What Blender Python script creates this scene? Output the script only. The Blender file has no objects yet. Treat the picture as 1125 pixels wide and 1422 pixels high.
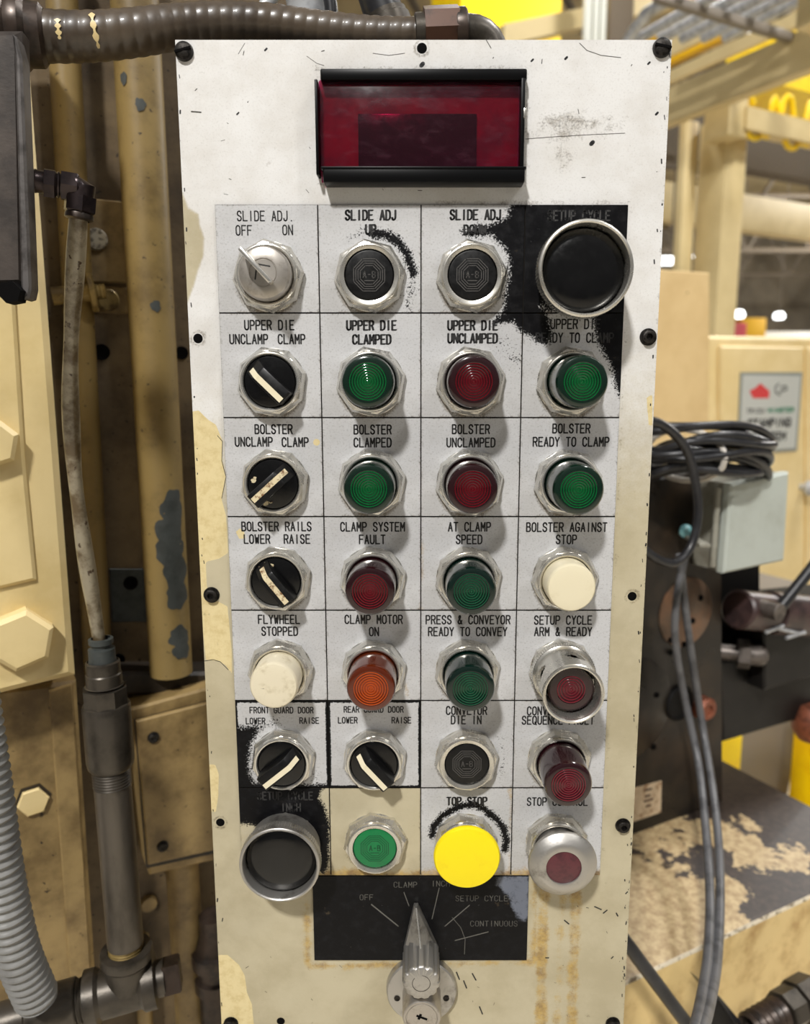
import bpy, bmesh, math, random
import numpy as np
from mathutils import Vector, Matrix

random.seed(7)
RNG = np.random.default_rng(5)
scene = bpy.context.scene
COL = scene.collection

# ------------------------------------------------------------------ camera, world, lights, exposure
F_PX, PPX, PPY = 1080.0, 580.0, 711.0            # focal length and principal point in pixels of the 1125x1422 frame
CAM_D, CAM_Z = 0.45, 1.55                        # distance to the panel, height above the floor
PITCH = math.radians(9.46)

cam_data = bpy.data.cameras.new('camera')
cam = bpy.data.objects.new('camera', cam_data)
COL.objects.link(cam)
cam.location = (0, -CAM_D, CAM_Z)
cam.rotation_euler = (math.pi / 2 - PITCH, 0, 0)
cam_data.sensor_fit = 'VERTICAL'
cam_data.sensor_height = 36.0
cam_data.sensor_width = 36.0 * 1125 / 1422
cam_data.lens = F_PX / 1422 * 36.0
cam_data.shift_x = -(PPX - 562.5) / 1422
cam_data.clip_start = 0.01
cam_data.clip_end = 200
cam_data.dof.use_dof = True
cam_data.dof.focus_distance = 0.45
cam_data.dof.aperture_fstop = 7.5
scene.camera = cam

scene.view_settings.view_transform = 'Standard'
scene.view_settings.look = 'None'
scene.view_settings.gamma = 1.0
scene.view_settings.use_curve_mapping = False
scene.view_settings.exposure = 0.0

world = bpy.data.worlds.new('hall_ambience')
scene.world = world
world.use_nodes = True
wbg = world.node_tree.nodes['Background']
wbg.inputs[0].default_value = (1.0, 0.97, 0.93, 1)
wbg.inputs[1].default_value = 1.0
wt = world.node_tree                              # a lit hall above, a darker floor below
wtc, wsep, wmr, wmul = (wt.nodes.new('ShaderNode' + n) for n in ('TexCoord', 'SeparateXYZ', 'MapRange', 'Math'))
wt.links.new(wtc.outputs['Generated'], wsep.inputs[0])
wt.links.new(wsep.outputs[2], wmr.inputs[0])
wmr.inputs[1].default_value, wmr.inputs[2].default_value, wmr.inputs[3].default_value, wmr.inputs[4].default_value = -0.35, 0.6, 0.07, 0.27
wt.links.new(wmr.outputs[0], wbg.inputs[1])
wt.nodes.remove(wmul)


def lamp(name, loc, target, energy, size, color=(1, 0.982, 0.955), shape='DISK'):
    d = bpy.data.lights.new(name, 'AREA')
    d.shape = shape
    d.size = size
    d.energy = energy
    d.color = color
    o = bpy.data.objects.new(name, d)
    COL.objects.link(o)
    o.location = loc
    o.rotation_euler = (Vector(target) - Vector(loc)).to_track_quat('-Z', 'Y').to_euler()
    return o


lamp('high_bay_or_added_lamp', (-0.95, -3.35, 5.05), (0, 0, 1.45), 245, 0.36)
lamp('high_bay_or_added_lamp', (3.2, -2.4, 5.6), (0.8, 1.0, 1.2), 70, 0.6)  # soft fill light added out of view on the right
lamp('high_bay_or_added_lamp', (2.6, 1.6, 6.0), (2.4, 3.2, 1.5), 200, 0.7)  # added unseen to light the cabinet and columns behind
lamp('high_bay_or_added_lamp', (7.5, 6.0, 7.5), (4, 7, 1.5), 320, 0.8)  # another unseen lamp, added for the background steel
lamp('high_bay_or_added_lamp', (0.5, 5.5, 6.5), (2.5, 7, 3), 110, 0.8)  # added out of view to light the area around the crane girder
lamp('high_bay_or_added_lamp', (15, 16, 8.5), (8, 18, 0), 900, 1.0)  # added to brighten the far hall, kept outside the frame
lamp('high_bay_or_added_lamp', (18, 24, 8.5), (11, 36, 4), 2600, 1.5)  # unseen lamp added to lift the dark far wall
lamp('high_bay_or_added_lamp', (14, 14, 8.5), (7, 20, 6), 700, 1.0)  # one more unseen light added for the far hall


# ------------------------------------------------------------------ pixel rays to points in the place
def ray(px, py):
    u, v = (px - PPX) / F_PX, (PPY - py) / F_PX
    return Vector((u, math.cos(PITCH) + v * math.sin(PITCH), -math.sin(PITCH) + v * math.cos(PITCH)))


CAM = Vector((0, -CAM_D, CAM_Z))


def W(px, py, Y):
    d = ray(px, py)
    return CAM + d * ((Y + CAM_D) / d.y)


def WZ(px, py, z):
    d = ray(px, py)
    return CAM + d * ((z - CAM_Z) / d.z)


def WP(px, py, p0, n):
    d = ray(px, py)
    return CAM + d * ((p0 - CAM).dot(n) / d.dot(n))


def PM(px, py, h=0.0):                            # a point of the panel in mm (x, z from eye level), h mm above its face
    p = W(px, py, -h / 1000)
    return p.x * 1000, (p.z - CAM_Z) * 1000


def MW(x, z, h=0.0):                              # panel mm to world
    return Vector((x / 1000, -h / 1000, CAM_Z + z / 1000))


# ------------------------------------------------------------------ materials
def lin(c):
    return tuple(((v / 255) / 12.92 if v / 255 <= 0.04045 else ((v / 255 + 0.055) / 1.055) ** 2.4) for v in c)


class NT:
    def __init__(self, name):
        self.m = bpy.data.materials.new(name)
        self.m.use_nodes = True
        self.t = self.m.node_tree
        self.b = self.t.nodes['Principled BSDF']
        self.tc = None

    def n(self, kind, **kw):
        nd = self.t.nodes.new(kind)
        for k, v in kw.items():
            setattr(nd, k, v)
        return nd

    def l(self, a, b):
        self.t.links.new(a, b)

    def coord(self):
        if self.tc is None:
            self.tc = self.n('ShaderNodeTexCoord')
        return self.tc.outputs['Object']

    def noise(self, scale, detail=4, rough=0.6, stretch=None, offset=0.0):
        nz = self.n('ShaderNodeTexNoise')
        nz.inputs['Scale'].default_value = scale
        nz.inputs['Detail'].default_value = detail
        nz.inputs['Roughness'].default_value = rough
        mp = self.n('ShaderNodeMapping')
        mp.inputs['Location'].default_value = (offset, offset * 0.7, offset * 1.3)
        if stretch:
            mp.inputs['Scale'].default_value = stretch
        self.l(self.coord(), mp.inputs['Vector'])
        self.l(mp.outputs[0], nz.inputs['Vector'])
        return nz.outputs['Fac']

    def ramp(self, src, lo, hi):
        r = self.n('ShaderNodeMapRange')
        r.interpolation_type = 'SMOOTHSTEP'
        r.inputs['From Min'].default_value = lo
        r.inputs['From Max'].default_value = hi
        self.l(src, r.inputs['Value'])
        return r.outputs['Result']

    def math(self, op, a, b=None):
        m = self.n('ShaderNodeMath', operation=op)
        for i, v in enumerate((a, b)):
            if v is None:
                continue
            if isinstance(v, (int, float)):
                m.inputs[i].default_value = v
            else:
                self.l(v, m.inputs[i])
        return m.outputs[0]

    def mix(self, fac, a, b):
        m = self.n('ShaderNodeMix', data_type='RGBA')
        if isinstance(fac, (int, float)):
            m.inputs[0].default_value = fac
        else:
            self.l(fac, m.inputs[0])
        for i, v in ((6, a), (7, b)):
            if isinstance(v, tuple):
                m.inputs[i].default_value = (*v[:3], 1)
            else:
                self.l(v, m.inputs[i])
        return m.outputs[2]

    def attr(self, name):
        a = self.n('ShaderNodeAttribute')
        a.attribute_name = name
        return a.outputs['Fac']

    def bump(self, src, strength, dist):
        b = self.n('ShaderNodeBump')
        b.inputs['Strength'].default_value = strength
        b.inputs['Distance'].default_value = dist
        self.l(src, b.inputs['Height'])
        self.l(b.outputs[0], self.b.inputs['Normal'])


def mat(name, color, rough=0.5, metal=0.0, color2=None, scale=30, lo=0.42, hi=0.66, chips=None, chip_scale=60, chip_t=0.68,
        coat=0.0, bump=0.0, bump_scale=200, bump_dist=0.0005, stretch=None, off=0.0, rough_var=0.0, spec=None):
    k = NT(name)
    c = lin(color)
    out = c
    if color2:
        out = k.mix(k.ramp(k.noise(scale, 6, 0.65, stretch, off), lo, hi), c, lin(color2))
    if chips:
        out = k.mix(k.ramp(k.noise(chip_scale, 5, 0.6, None, off + 3), chip_t, chip_t + 0.03), out, lin(chips))
    if isinstance(out, tuple):
        k.b.inputs['Base Color'].default_value = (*out, 1)
    else:
        k.l(out, k.b.inputs['Base Color'])
    k.b.inputs['Roughness'].default_value = rough
    k.b.inputs['Metallic'].default_value = metal
    k.b.inputs['Coat Weight'].default_value = coat
    k.b.inputs['Coat Roughness'].default_value = 0.12
    if spec is not None:
        k.b.inputs['Specular IOR Level'].default_value = spec
    if rough_var:
        rr = k.ramp(k.noise(scale * 2 + 5, 5, 0.7, None, off + 9), 0.3, 0.7)
        k.l(k.math('ADD', k.math('MULTIPLY', rr, rough_var), rough - rough_var / 2), k.b.inputs['Roughness'])
    if bump:
        k.bump(k.noise(bump_scale, 5, 0.6, None, off + 5), bump, bump_dist)
    return k.m


M = {}
M['nickel'] = mat('brushed_nickel', (222, 220, 214), 0.24, 0.88, (190, 185, 174), 45, 0.45, 0.85, rough_var=0.06)
M['nickel_dirty'] = mat('dirty_nickel', (214, 211, 203), 0.28, 0.88, (180, 173, 160), 45, 0.45, 0.85, rough_var=0.08)
M['zinc'] = mat('cast_zinc', (182, 179, 174), 0.42, 0.85, (112, 107, 100), 60, 0.5, 0.75, bump=0.3, bump_scale=500, bump_dist=0.0003)
M['steel_satin'] = mat('satin_steel', (182, 176, 168), 0.38, 0.8, (156, 148, 138), 220, 0.5, 0.75)
M['black_plastic'] = mat('black_plastic', (10, 10, 11), 0.4, 0, (22, 21, 20), 120, 0.5, 0.75, rough_var=0.2, spec=.35)
M['black_gloss'] = mat('glossy_black_plastic', (8, 8, 9), 0.18, 0, (16, 16, 16), 90, 0.55, 0.8, rough_var=0.15)
M['black_line'] = mat('black_fill', (30, 29, 30), 0.6)
M['letter'] = mat('engraved_black_letter', (34, 33, 33), 0.6)
M['letter_ghost'] = mat('engraved_letter_inked_over', (58, 57, 56), 0.6)
M['letter_faint'] = mat('engraved_letter_on_black', (100, 98, 92), 0.6)
M['hole'] = mat('drilled_hole_dark', (9, 8, 8), 0.9, spec=0.1)
M['screw'] = mat('blackened_screw', (52, 49, 46), 0.45, 0.8, (24, 22, 21), 300, 0.45, 0.6, bump=0.5, bump_scale=900)
M['ivory'] = mat('ivory_plastic', (228, 218, 188), 0.35, 0, (208, 196, 158), 60, 0.5, 0.8)
M['ivory_dirty'] = mat('dirty_ivory_plastic', (222, 212, 186), 0.4, 0, (186, 172, 138), 90, 0.5, 0.75, chips=(70, 60, 45), chip_scale=170, chip_t=0.7)
M['ivory_worn'] = mat('worn_ivory_inlay', (214, 200, 164), 0.5, 0, (120, 84, 52), 190, 0.5, 0.62, chips=(24, 20, 18), chip_scale=260, chip_t=0.62)
M['yellow_plastic'] = mat('yellow_plastic', (250, 226, 0), 0.45, 0, (236, 204, 0), 60, 0.5, 0.8, chips=(150, 120, 20), chip_scale=120, chip_t=0.735)
M['green_cap'] = mat('green_plastic', (0, 116, 62), 0.35, 0, (0, 96, 52), 120, 0.5, 0.8)
M['plum_cap'] = mat('plum_plastic', (92, 44, 50), 0.4, 0, (70, 34, 40), 130, 0.45, 0.7)


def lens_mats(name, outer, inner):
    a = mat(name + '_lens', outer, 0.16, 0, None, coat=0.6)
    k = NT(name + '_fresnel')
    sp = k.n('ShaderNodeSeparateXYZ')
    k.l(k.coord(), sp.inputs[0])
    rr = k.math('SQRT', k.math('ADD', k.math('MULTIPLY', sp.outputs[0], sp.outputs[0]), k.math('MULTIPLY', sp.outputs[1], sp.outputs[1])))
    k.l(k.mix(k.ramp(rr, 0.0005, 0.0105), lin(inner), lin(outer)), k.b.inputs['Base Color'])  # bright centre painted in for light from the reflector behind the lens
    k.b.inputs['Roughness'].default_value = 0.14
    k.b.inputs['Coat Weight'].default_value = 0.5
    rg = tuple(min(255, int(v * 1.12 + 6)) for v in inner)  # crests tinted lighter to imitate light caught on the ridges
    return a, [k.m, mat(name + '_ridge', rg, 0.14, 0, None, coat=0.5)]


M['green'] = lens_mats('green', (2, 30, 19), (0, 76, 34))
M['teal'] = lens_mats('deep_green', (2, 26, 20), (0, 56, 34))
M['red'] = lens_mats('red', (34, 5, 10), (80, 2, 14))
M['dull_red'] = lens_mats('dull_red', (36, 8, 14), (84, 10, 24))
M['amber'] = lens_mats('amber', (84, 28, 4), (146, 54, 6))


# ------------------------------------------------------------------ mesh helpers
def mesh_obj(name, verts, faces, material, parent=None, smooth=True, angle=35, loc=None, rot=None, mat_index=None):
    me = bpy.data.meshes.new(name)
    me.from_pydata([tuple(v) for v in verts], [], faces)
    mats = material if isinstance(material, (list, tuple)) else [material]
    for m in mats:
        me.materials.append(m)
    if mat_index is not None:
        me.polygons.foreach_set('material_index', mat_index)
    me.update()
    if smooth:
        me.shade_smooth()
        me.set_sharp_from_angle(angle=math.radians(angle))
    o = bpy.data.objects.new(name, me)
    COL.objects.link(o)
    if parent is not None:
        o.parent = parent
    if loc is not None:
        o.location = loc
    if rot is not None:
        o.rotation_euler = rot
    return o


class MB:
    """collects shapes for ONE mesh object"""
    def __init__(self):
        self.v, self.f, self.mi = [], [], []

    def add(self, v, f, mi=0, T=None):
        k = len(self.v)
        if T is not None:
            v = [T @ Vector(p) for p in v]
        self.v += [tuple(p) for p in v]
        self.f += [tuple(i + k for i in q) for q in f]
        self.mi += [mi] * len(f)
        return self

    def build(self, name, material, parent=None, smooth=True, angle=35, **kw):
        return mesh_obj(name, self.v, self.f, material, parent, smooth, angle, mat_index=self.mi, **kw)


def lathe(profile, seg=48, rfun=None, ph=0.0):
    """profile [(r, z)] bottom to top, axis z; rfun(angle, z) scales the radius"""
    v, f = [], []
    rings = []
    for r, z in profile:
        if r <= 1e-9:
            rings.append([len(v)])
            v.append((0, 0, z))
        else:
            s = len(v)
            for i in range(seg):
                a = 2 * math.pi * i / seg + ph
                rr = r * (rfun(a, z) if rfun else 1)
                v.append((rr * math.cos(a), rr * math.sin(a), z))
            rings.append(list(range(s, s + seg)))
    for A, B in zip(rings, rings[1:]):
        if len(A) == 1 and len(B) == 1:
            continue
        for i in range(seg):
            j = (i + 1) % seg
            if len(A) == 1:
                f.append((A[0], B[j], B[i])[::-1])
            elif len(B) == 1:
                f.append((A[i], A[j], B[0]))
            else:
                f.append((A[i], A[j], B[j], B[i]))
    return v, f


def prism(poly, z0, z1, inset=0.0, bev=0.0):
    """poly ccw in xy, from z0 to z1, top edge chamfered by bev"""
    n = len(poly)
    c = (sum(p[0] for p in poly) / n, sum(p[1] for p in poly) / n)
    layers = [(poly, z0), (poly, z1 - bev)]
    if bev:
        q = []
        for i in range(n):
            a, b, d = Vector(poly[i - 1]), Vector(poly[i]), Vector(poly[(i + 1) % n])
            e1, e2 = (b - a).normalized(), (d - b).normalized()
            n1, n2 = Vector((-e1.y, e1.x)), Vector((-e2.y, e2.x))
            m = (n1 + n2)
            m = m / max(0.3, m.dot(n1)) if m.length > 1e-6 else n1
            q.append(tuple(b + m * bev))
        layers.append((q, z1))
    v, f = [], []
    for P, z in layers:
        v += [(p[0], p[1], z) for p in P]
    for k in range(len(layers) - 1):
        for i in range(n):
            j = (i + 1) % n
            f.append((k * n + i, k * n + j, (k + 1) * n + j, (k + 1) * n + i))
    f.append(tuple(range((len(layers) - 1) * n, len(layers) * n)))
    f.append(tuple(range(n - 1, -1, -1)))
    return v, f


def box(x0, x1, y0, y1, z0, z1, bev=0.0):
    bm = bmesh.new()
    bmesh.ops.create_cube(bm, size=1)
    for v in bm.verts:
        v.co = ((x0 + x1) / 2 + v.co.x * (x1 - x0), (y0 + y1) / 2 + v.co.y * (y1 - y0), (z0 + z1) / 2 + v.co.z * (z1 - z0))
    if bev:
        bmesh.ops.bevel(bm, geom=bm.edges[:], offset=bev, segments=2, affect='EDGES', profile=0.5)
    bm.verts.index_update()
    v = [tuple(x.co) for x in bm.verts]
    f = [tuple(x.index for x in q.verts) for q in bm.faces]
    bm.free()
    return v, f


def ngon(n, r, ph=0.0):
    return [(r * math.cos(2 * math.pi * i / n + ph), r * math.sin(2 * math.pi * i / n + ph)) for i in range(n)]


def spline(pts, step):
    P = [Vector(p) for p in pts]
    if len(P) == 2:
        n = max(2, int((P[1] - P[0]).length / step))
        return [P[0].lerp(P[1], i / n) for i in range(n + 1)]
    P = [P[0] * 2 - P[1]] + P + [P[-1] * 2 - P[-2]]
    out = []
    for i in range(1, len(P) - 2):
        a, b, c, d = P[i - 1:i + 3]
        n = max(2, int((c - b).length / step))
        for k in range(n):
            t = k / n
            out.append(0.5 * ((2 * b) + (c - a) * t + (2 * a - 5 * b + 4 * c - d) * t * t + (3 * b - a - 3 * c + d) * t ** 3))
    out.append(P[-2])
    return out


def tube(path, radius, seg=14, caps=True, twist=0.0):
    """radius: number or f(i, s, angle) with s the arc length"""
    P = [Vector(p) for p in path]
    v, f = [], []
    up = Vector((0.13, 0.21, 0.97))
    s = 0.0
    nrm = None
    for i, p in enumerate(P):
        t = (P[min(i + 1, len(P) - 1)] - P[max(i - 1, 0)]).normalized()
        if nrm is None:
            nrm = t.cross(up)
            if nrm.length < 0.1:
                nrm = t.cross(Vector((1, 0, 0)))
            nrm.normalize()
        else:
            nrm = (nrm - t * nrm.dot(t)).normalized()
        bn = t.cross(nrm)
        if i:
            s += (p - P[i - 1]).length
        for k in range(seg):
            a = 2 * math.pi * k / seg
            r = radius(i, s, a) if callable(radius) else radius
            v.append(p + (nrm * math.cos(a) + bn * math.sin(a)) * r)
    for i in range(len(P) - 1):
        for k in range(seg):
            j = (k + 1) % seg
            f.append((i * seg + k, i * seg + j, (i + 1) * seg + j, (i + 1) * seg + k))
    if caps:
        f.append(tuple(range(seg - 1, -1, -1)))
        f.append(tuple(range((len(P) - 1) * seg, len(P) * seg)))
    return v, f


def axis_matrix(p, d, roll=0.0):
    """local z along d, origin p"""
    q = Vector(d).to_track_quat('Z', 'Y')
    return Matrix.Translation(Vector(p)) @ q.to_matrix().to_4x4() @ Matrix.Rotation(roll, 4, 'Z')


def tag(o, label=None, cat=None, group=None, kind=None):
    if label:
        o['label'] = label
    if cat:
        o['category'] = cat
    if group:
        o['group'] = group
    if kind:
        o['kind'] = kind
    return o


def empty(name, loc, label, cat, group=None, rot=None):
    o = bpy.data.objects.new(name, None)
    COL.objects.link(o)
    o.location = loc
    o.empty_display_size = 0.01
    if rot is not None:
        o.rotation_euler = rot
    return tag(o, label, cat, group)


def mm(vf):
    v, f = vf
    return [(p[0] / 1000, p[1] / 1000, p[2] / 1000) for p in v], f


# ------------------------------------------------------------------ stroke lettering (4 x 6 cells)
GL = {
    'A': [[(0, 0), (2, 6), (4, 0)], [(.7, 2), (3.3, 2)]],
    'B': [[(0, 0), (0, 6), (2.7, 6), (3.6, 5.4), (3.6, 3.8), (2.7, 3.2), (0, 3.2)], [(2.7, 3.2), (4, 2.5), (4, .8), (2.9, 0), (0, 0)]],
    'C': [[(4, 4.6), (3.4, 5.6), (2.4, 6), (1.6, 6), (.6, 5.6), (0, 4.6), (0, 1.4), (.6, .4), (1.6, 0), (2.4, 0), (3.4, .4), (4, 1.4)]],
    'D': [[(0, 0), (0, 6), (2.2, 6), (3.4, 5.5), (4, 4.4), (4, 1.6), (3.4, .5), (2.2, 0), (0, 0)]],
    'E': [[(4, 0), (0, 0), (0, 6), (4, 6)], [(0, 3.1), (3.2, 3.1)]],
    'F': [[(0, 0), (0, 6), (4, 6)], [(0, 3.1), (3.2, 3.1)]],
    'G': [[(4, 4.6), (3.4, 5.6), (2.4, 6), (1.6, 6), (.6, 5.6), (0, 4.6), (0, 1.4), (.6, .4), (1.6, 0), (2.4, 0), (3.4, .4), (4, 1.4), (4, 2.8), (2.3, 2.8)]],
    'H': [[(0, 0), (0, 6)], [(4, 0), (4, 6)], [(0, 3.1), (4, 3.1)]],
    'I': [[(2, 0), (2, 6)]],
    'J': [[(3.6, 6), (3.6, 1.4), (3, .4), (2.2, 0), (1.4, 0), (.6, .4), (.2, 1.4)]],
    'K': [[(0, 0), (0, 6)], [(4, 6), (0, 2.4)], [(1.4, 3.6), (4, 0)]],
    'L': [[(0, 6), (0, 0), (4, 0)]],
    'M': [[(0, 0), (0, 6), (2, 2.2), (4, 6), (4, 0)]],
    'N': [[(0, 0), (0, 6), (4, 0), (4, 6)]],
    'O': [[(1.6, 0), (.6, .4), (0, 1.4), (0, 4.6), (.6, 5.6), (1.6, 6), (2.4, 6), (3.4, 5.6), (4, 4.6), (4, 1.4), (3.4, .4), (2.4, 0), (1.6, 0)]],
    'P': [[(0, 0), (0, 6), (2.9, 6), (4, 5.2), (4, 3.6), (2.9, 2.8), (0, 2.8)]],
    'Q': [[(1.6, 0), (.6, .4), (0, 1.4), (0, 4.6), (.6, 5.6), (1.6, 6), (2.4, 6), (3.4, 5.6), (4, 4.6), (4, 1.4), (3.4, .4), (2.4, 0), (1.6, 0)], [(2.6, 1.6), (4, -.4)]],
    'R': [[(0, 0), (0, 6), (2.9, 6), (4, 5.2), (4, 3.7), (2.9, 3), (0, 3)], [(2.3, 3), (4, 0)]],
    'S': [[(3.9, 4.7), (3.3, 5.7), (2.4, 6), (1.5, 6), (.6, 5.6), (.1, 4.7), (.4, 3.7), (1.4, 3.2), (2.8, 2.8), (3.7, 2.2), (4, 1.3), (3.4, .4), (2.4, 0), (1.5, 0), (.6, .3), (0, 1.3)]],
    'T': [[(0, 6), (4, 6)], [(2, 6), (2, 0)]],
    'U': [[(0, 6), (0, 1.4), (.6, .4), (1.6, 0), (2.4, 0), (3.4, .4), (4, 1.4), (4, 6)]],
    'V': [[(0, 6), (2, 0), (4, 6)]],
    'W': [[(0, 6), (.9, 0), (2, 4), (3.1, 0), (4, 6)]],
    'X': [[(0, 0), (4, 6)], [(0, 6), (4, 0)]],
    'Y': [[(0, 6), (2, 3), (4, 6)], [(2, 3), (2, 0)]],
    '&': [[(4, 0), (.8, 4.4), (.9, 5.5), (1.7, 6), (2.5, 5.6), (2.5, 4.6), (.4, 2.4), (0, 1.4), (.5, .3), (1.5, 0), (2.8, .5), (4, 2.4)]],
    '.': [[(1.8, 0), (2.2, 0)]],
    '/': [[(0, -.4), (4, 6.4)]],
    '-': [[(.6, 3), (3.4, 3)]],
    '1': [[(.8, 4.8), (2.2, 6), (2.2, 0)]],
    '5': [[(3.8, 6), (.4, 6), (.2, 3.4), (2.4, 3.8), (3.8, 2.8), (3.8, 1.2), (2.6, 0), (1.2, 0), (.1, .9)]],
}


def strokes(mb, lines, w, z, mi=0, T=None):
    """flat strokes of width w along polylines at height z, round ends"""
    for L in lines:
        for a, b in zip(L, L[1:]):
            a, b = Vector(a), Vector(b)
            d = (b - a)
            if d.length < 1e-9:
                continue
            nn = Vector((-d.y, d.x)).normalized() * w / 2
            mb.add([(*(a - nn), z), (*(b - nn), z), (*(b + nn), z), (*(a + nn), z)], [(0, 1, 2, 3)], mi, T)
        for p in L:
            mb.add([(p[0] + q[0], p[1] + q[1], z) for q in ngon(8, w / 2)], [tuple(range(8))], mi, T)


def text_lines(s, cx, cy, pitch, h, wfrac=0.66):
    out = []
    n = len(s)
    for i, ch in enumerate(s):
        x0 = cx + (i - (n - 1) / 2) * pitch - pitch * wfrac / 2
        for L in GL.get(ch, []):
            out.append([(x0 + p[0] / 4 * pitch * wfrac, cy + (p[1] / 6 - 0.5) * h) for p in L])
    return out


def letters(mb, s, cx, cy, pitch, h, w, z, mi=0, T=None, wfrac=0.66):
    strokes(mb, text_lines(s, cx, cy, pitch, h, wfrac), w, z, mi, T)


# ------------------------------------------------------------------ distance fields for stains
def sd_poly(X, Z, poly):
    d = np.full(X.shape, 1e9)
    inside = np.zeros(X.shape, bool)
    n = len(poly)
    for i in range(n):
        ax, az = poly[i]
        bx, bz = poly[(i + 1) % n]
        ex, ez = bx - ax, bz - az
        t = np.clip(((X - ax) * ex + (Z - az) * ez) / (ex * ex + ez * ez + 1e-12), 0, 1)
        d = np.minimum(d, np.hypot(X - ax - t * ex, Z - az - t * ez))
        c = ((az > Z) != (bz > Z)) & (X < (bx - ax) * (Z - az) / (bz - az + 1e-12) + ax)
        inside ^= c
    return np.where(inside, -d, d)


def sd_line(X, Z, pts):
    d = np.full(X.shape, 1e9)
    for (ax, az), (bx, bz) in zip(pts, pts[1:]):
        ex, ez = bx - ax, bz - az
        t = np.clip(((X - ax) * ex + (Z - az) * ez) / (ex * ex + ez * ez + 1e-12), 0, 1)
        d = np.minimum(d, np.hypot(X - ax - t * ex, Z - az - t * ez))
    return d


def soft(sd, w):
    return np.clip(0.5 - sd / w, 0, 1)


def px_poly(pts):
    return [PM(*p) for p in pts]


def grid_mesh(x0, x1, z0, z1, step, fields, front=0.0):
    """grid in panel mm -> verts in metres, local x, y with z = front; fields f(X, Z) -> dict of attributes"""
    nx, nz = max(2, int((x1 - x0) / step)), max(2, int((z1 - z0) / step))
    xs, zs = np.linspace(x0, x1, nx + 1), np.linspace(z0, z1, nz + 1)
    X, Z = np.meshgrid(xs, zs)
    X, Z = X.ravel(), Z.ravel()
    at = fields(X, Z)
    i = np.arange(nz)[:, None] * (nx + 1) + np.arange(nx)[None, :]
    i = i.ravel()
    faces = np.stack([i, i + 1, i + nx + 2, i + nx + 1], 1)
    return X, Z, faces, at, nx, nz


def rim(nx, nz):
    b = [i for i in range(nx + 1)]
    b += [j * (nx + 1) + nx for j in range(1, nz + 1)]
    b += [nz * (nx + 1) + i for i in range(nx - 1, -1, -1)]
    b += [j * (nx + 1) for j in range(nz - 1, 0, -1)]
    return b


def stained_plate(name, x0, x1, z0, z1, step, thick, fields, material, edge_mat, parent=None, extra=None, cx=0, cz=0, back=0.0):
    """a plate with stain attributes: front face a grid at local z=thick, sides and back closed; local x right, y up"""
    X, Z, faces, at, nx, nz = grid_mesh(x0, x1, z0, z1, step, fields)
    n = len(X)
    verts = [((x - cx) / 1000, (z - cz) / 1000, thick / 1000) for x, z in zip(X, Z)]
    faces = [tuple(int(k) for k in q) for q in faces]
    mi = [0] * len(faces)
    R = rim(nx, nz)
    base = len(verts)
    verts += [(verts[k][0], verts[k][1], back) for k in R]
    top2 = len(verts)
    verts += [verts[k] for k in R]
    m = len(R)
    for k in range(m):
        j = (k + 1) % m
        faces.append((base + k, base + j, top2 + j, top2 + k))
        mi.append(1)
    faces.append(tuple(base + k for k in range(m - 1, -1, -1)))
    mi.append(1)
    if extra:
        k0 = len(verts)
        verts += extra.v
        faces += [tuple(i + k0 for i in q) for q in extra.f]
        mi += [2 + i for i in extra.mi]
    mats = [material, edge_mat] + ([M['black_line'], M['scratch']] if extra else [])
    o = mesh_obj(name, verts, faces, mats, parent, smooth=False, mat_index=mi)
    for k, arr in at.items():
        a = o.data.attributes.new(k, 'FLOAT', 'POINT')
        full = np.zeros(len(verts), np.float32)
        full[:n] = arr
        full[top2:top2 + m] = np.asarray(arr)[R]
        a.data.foreach_set('value', full)
    return o


PANEL_ROT = (math.pi / 2, 0, 0)                   # local z comes out of the panel, local y is up
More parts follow.
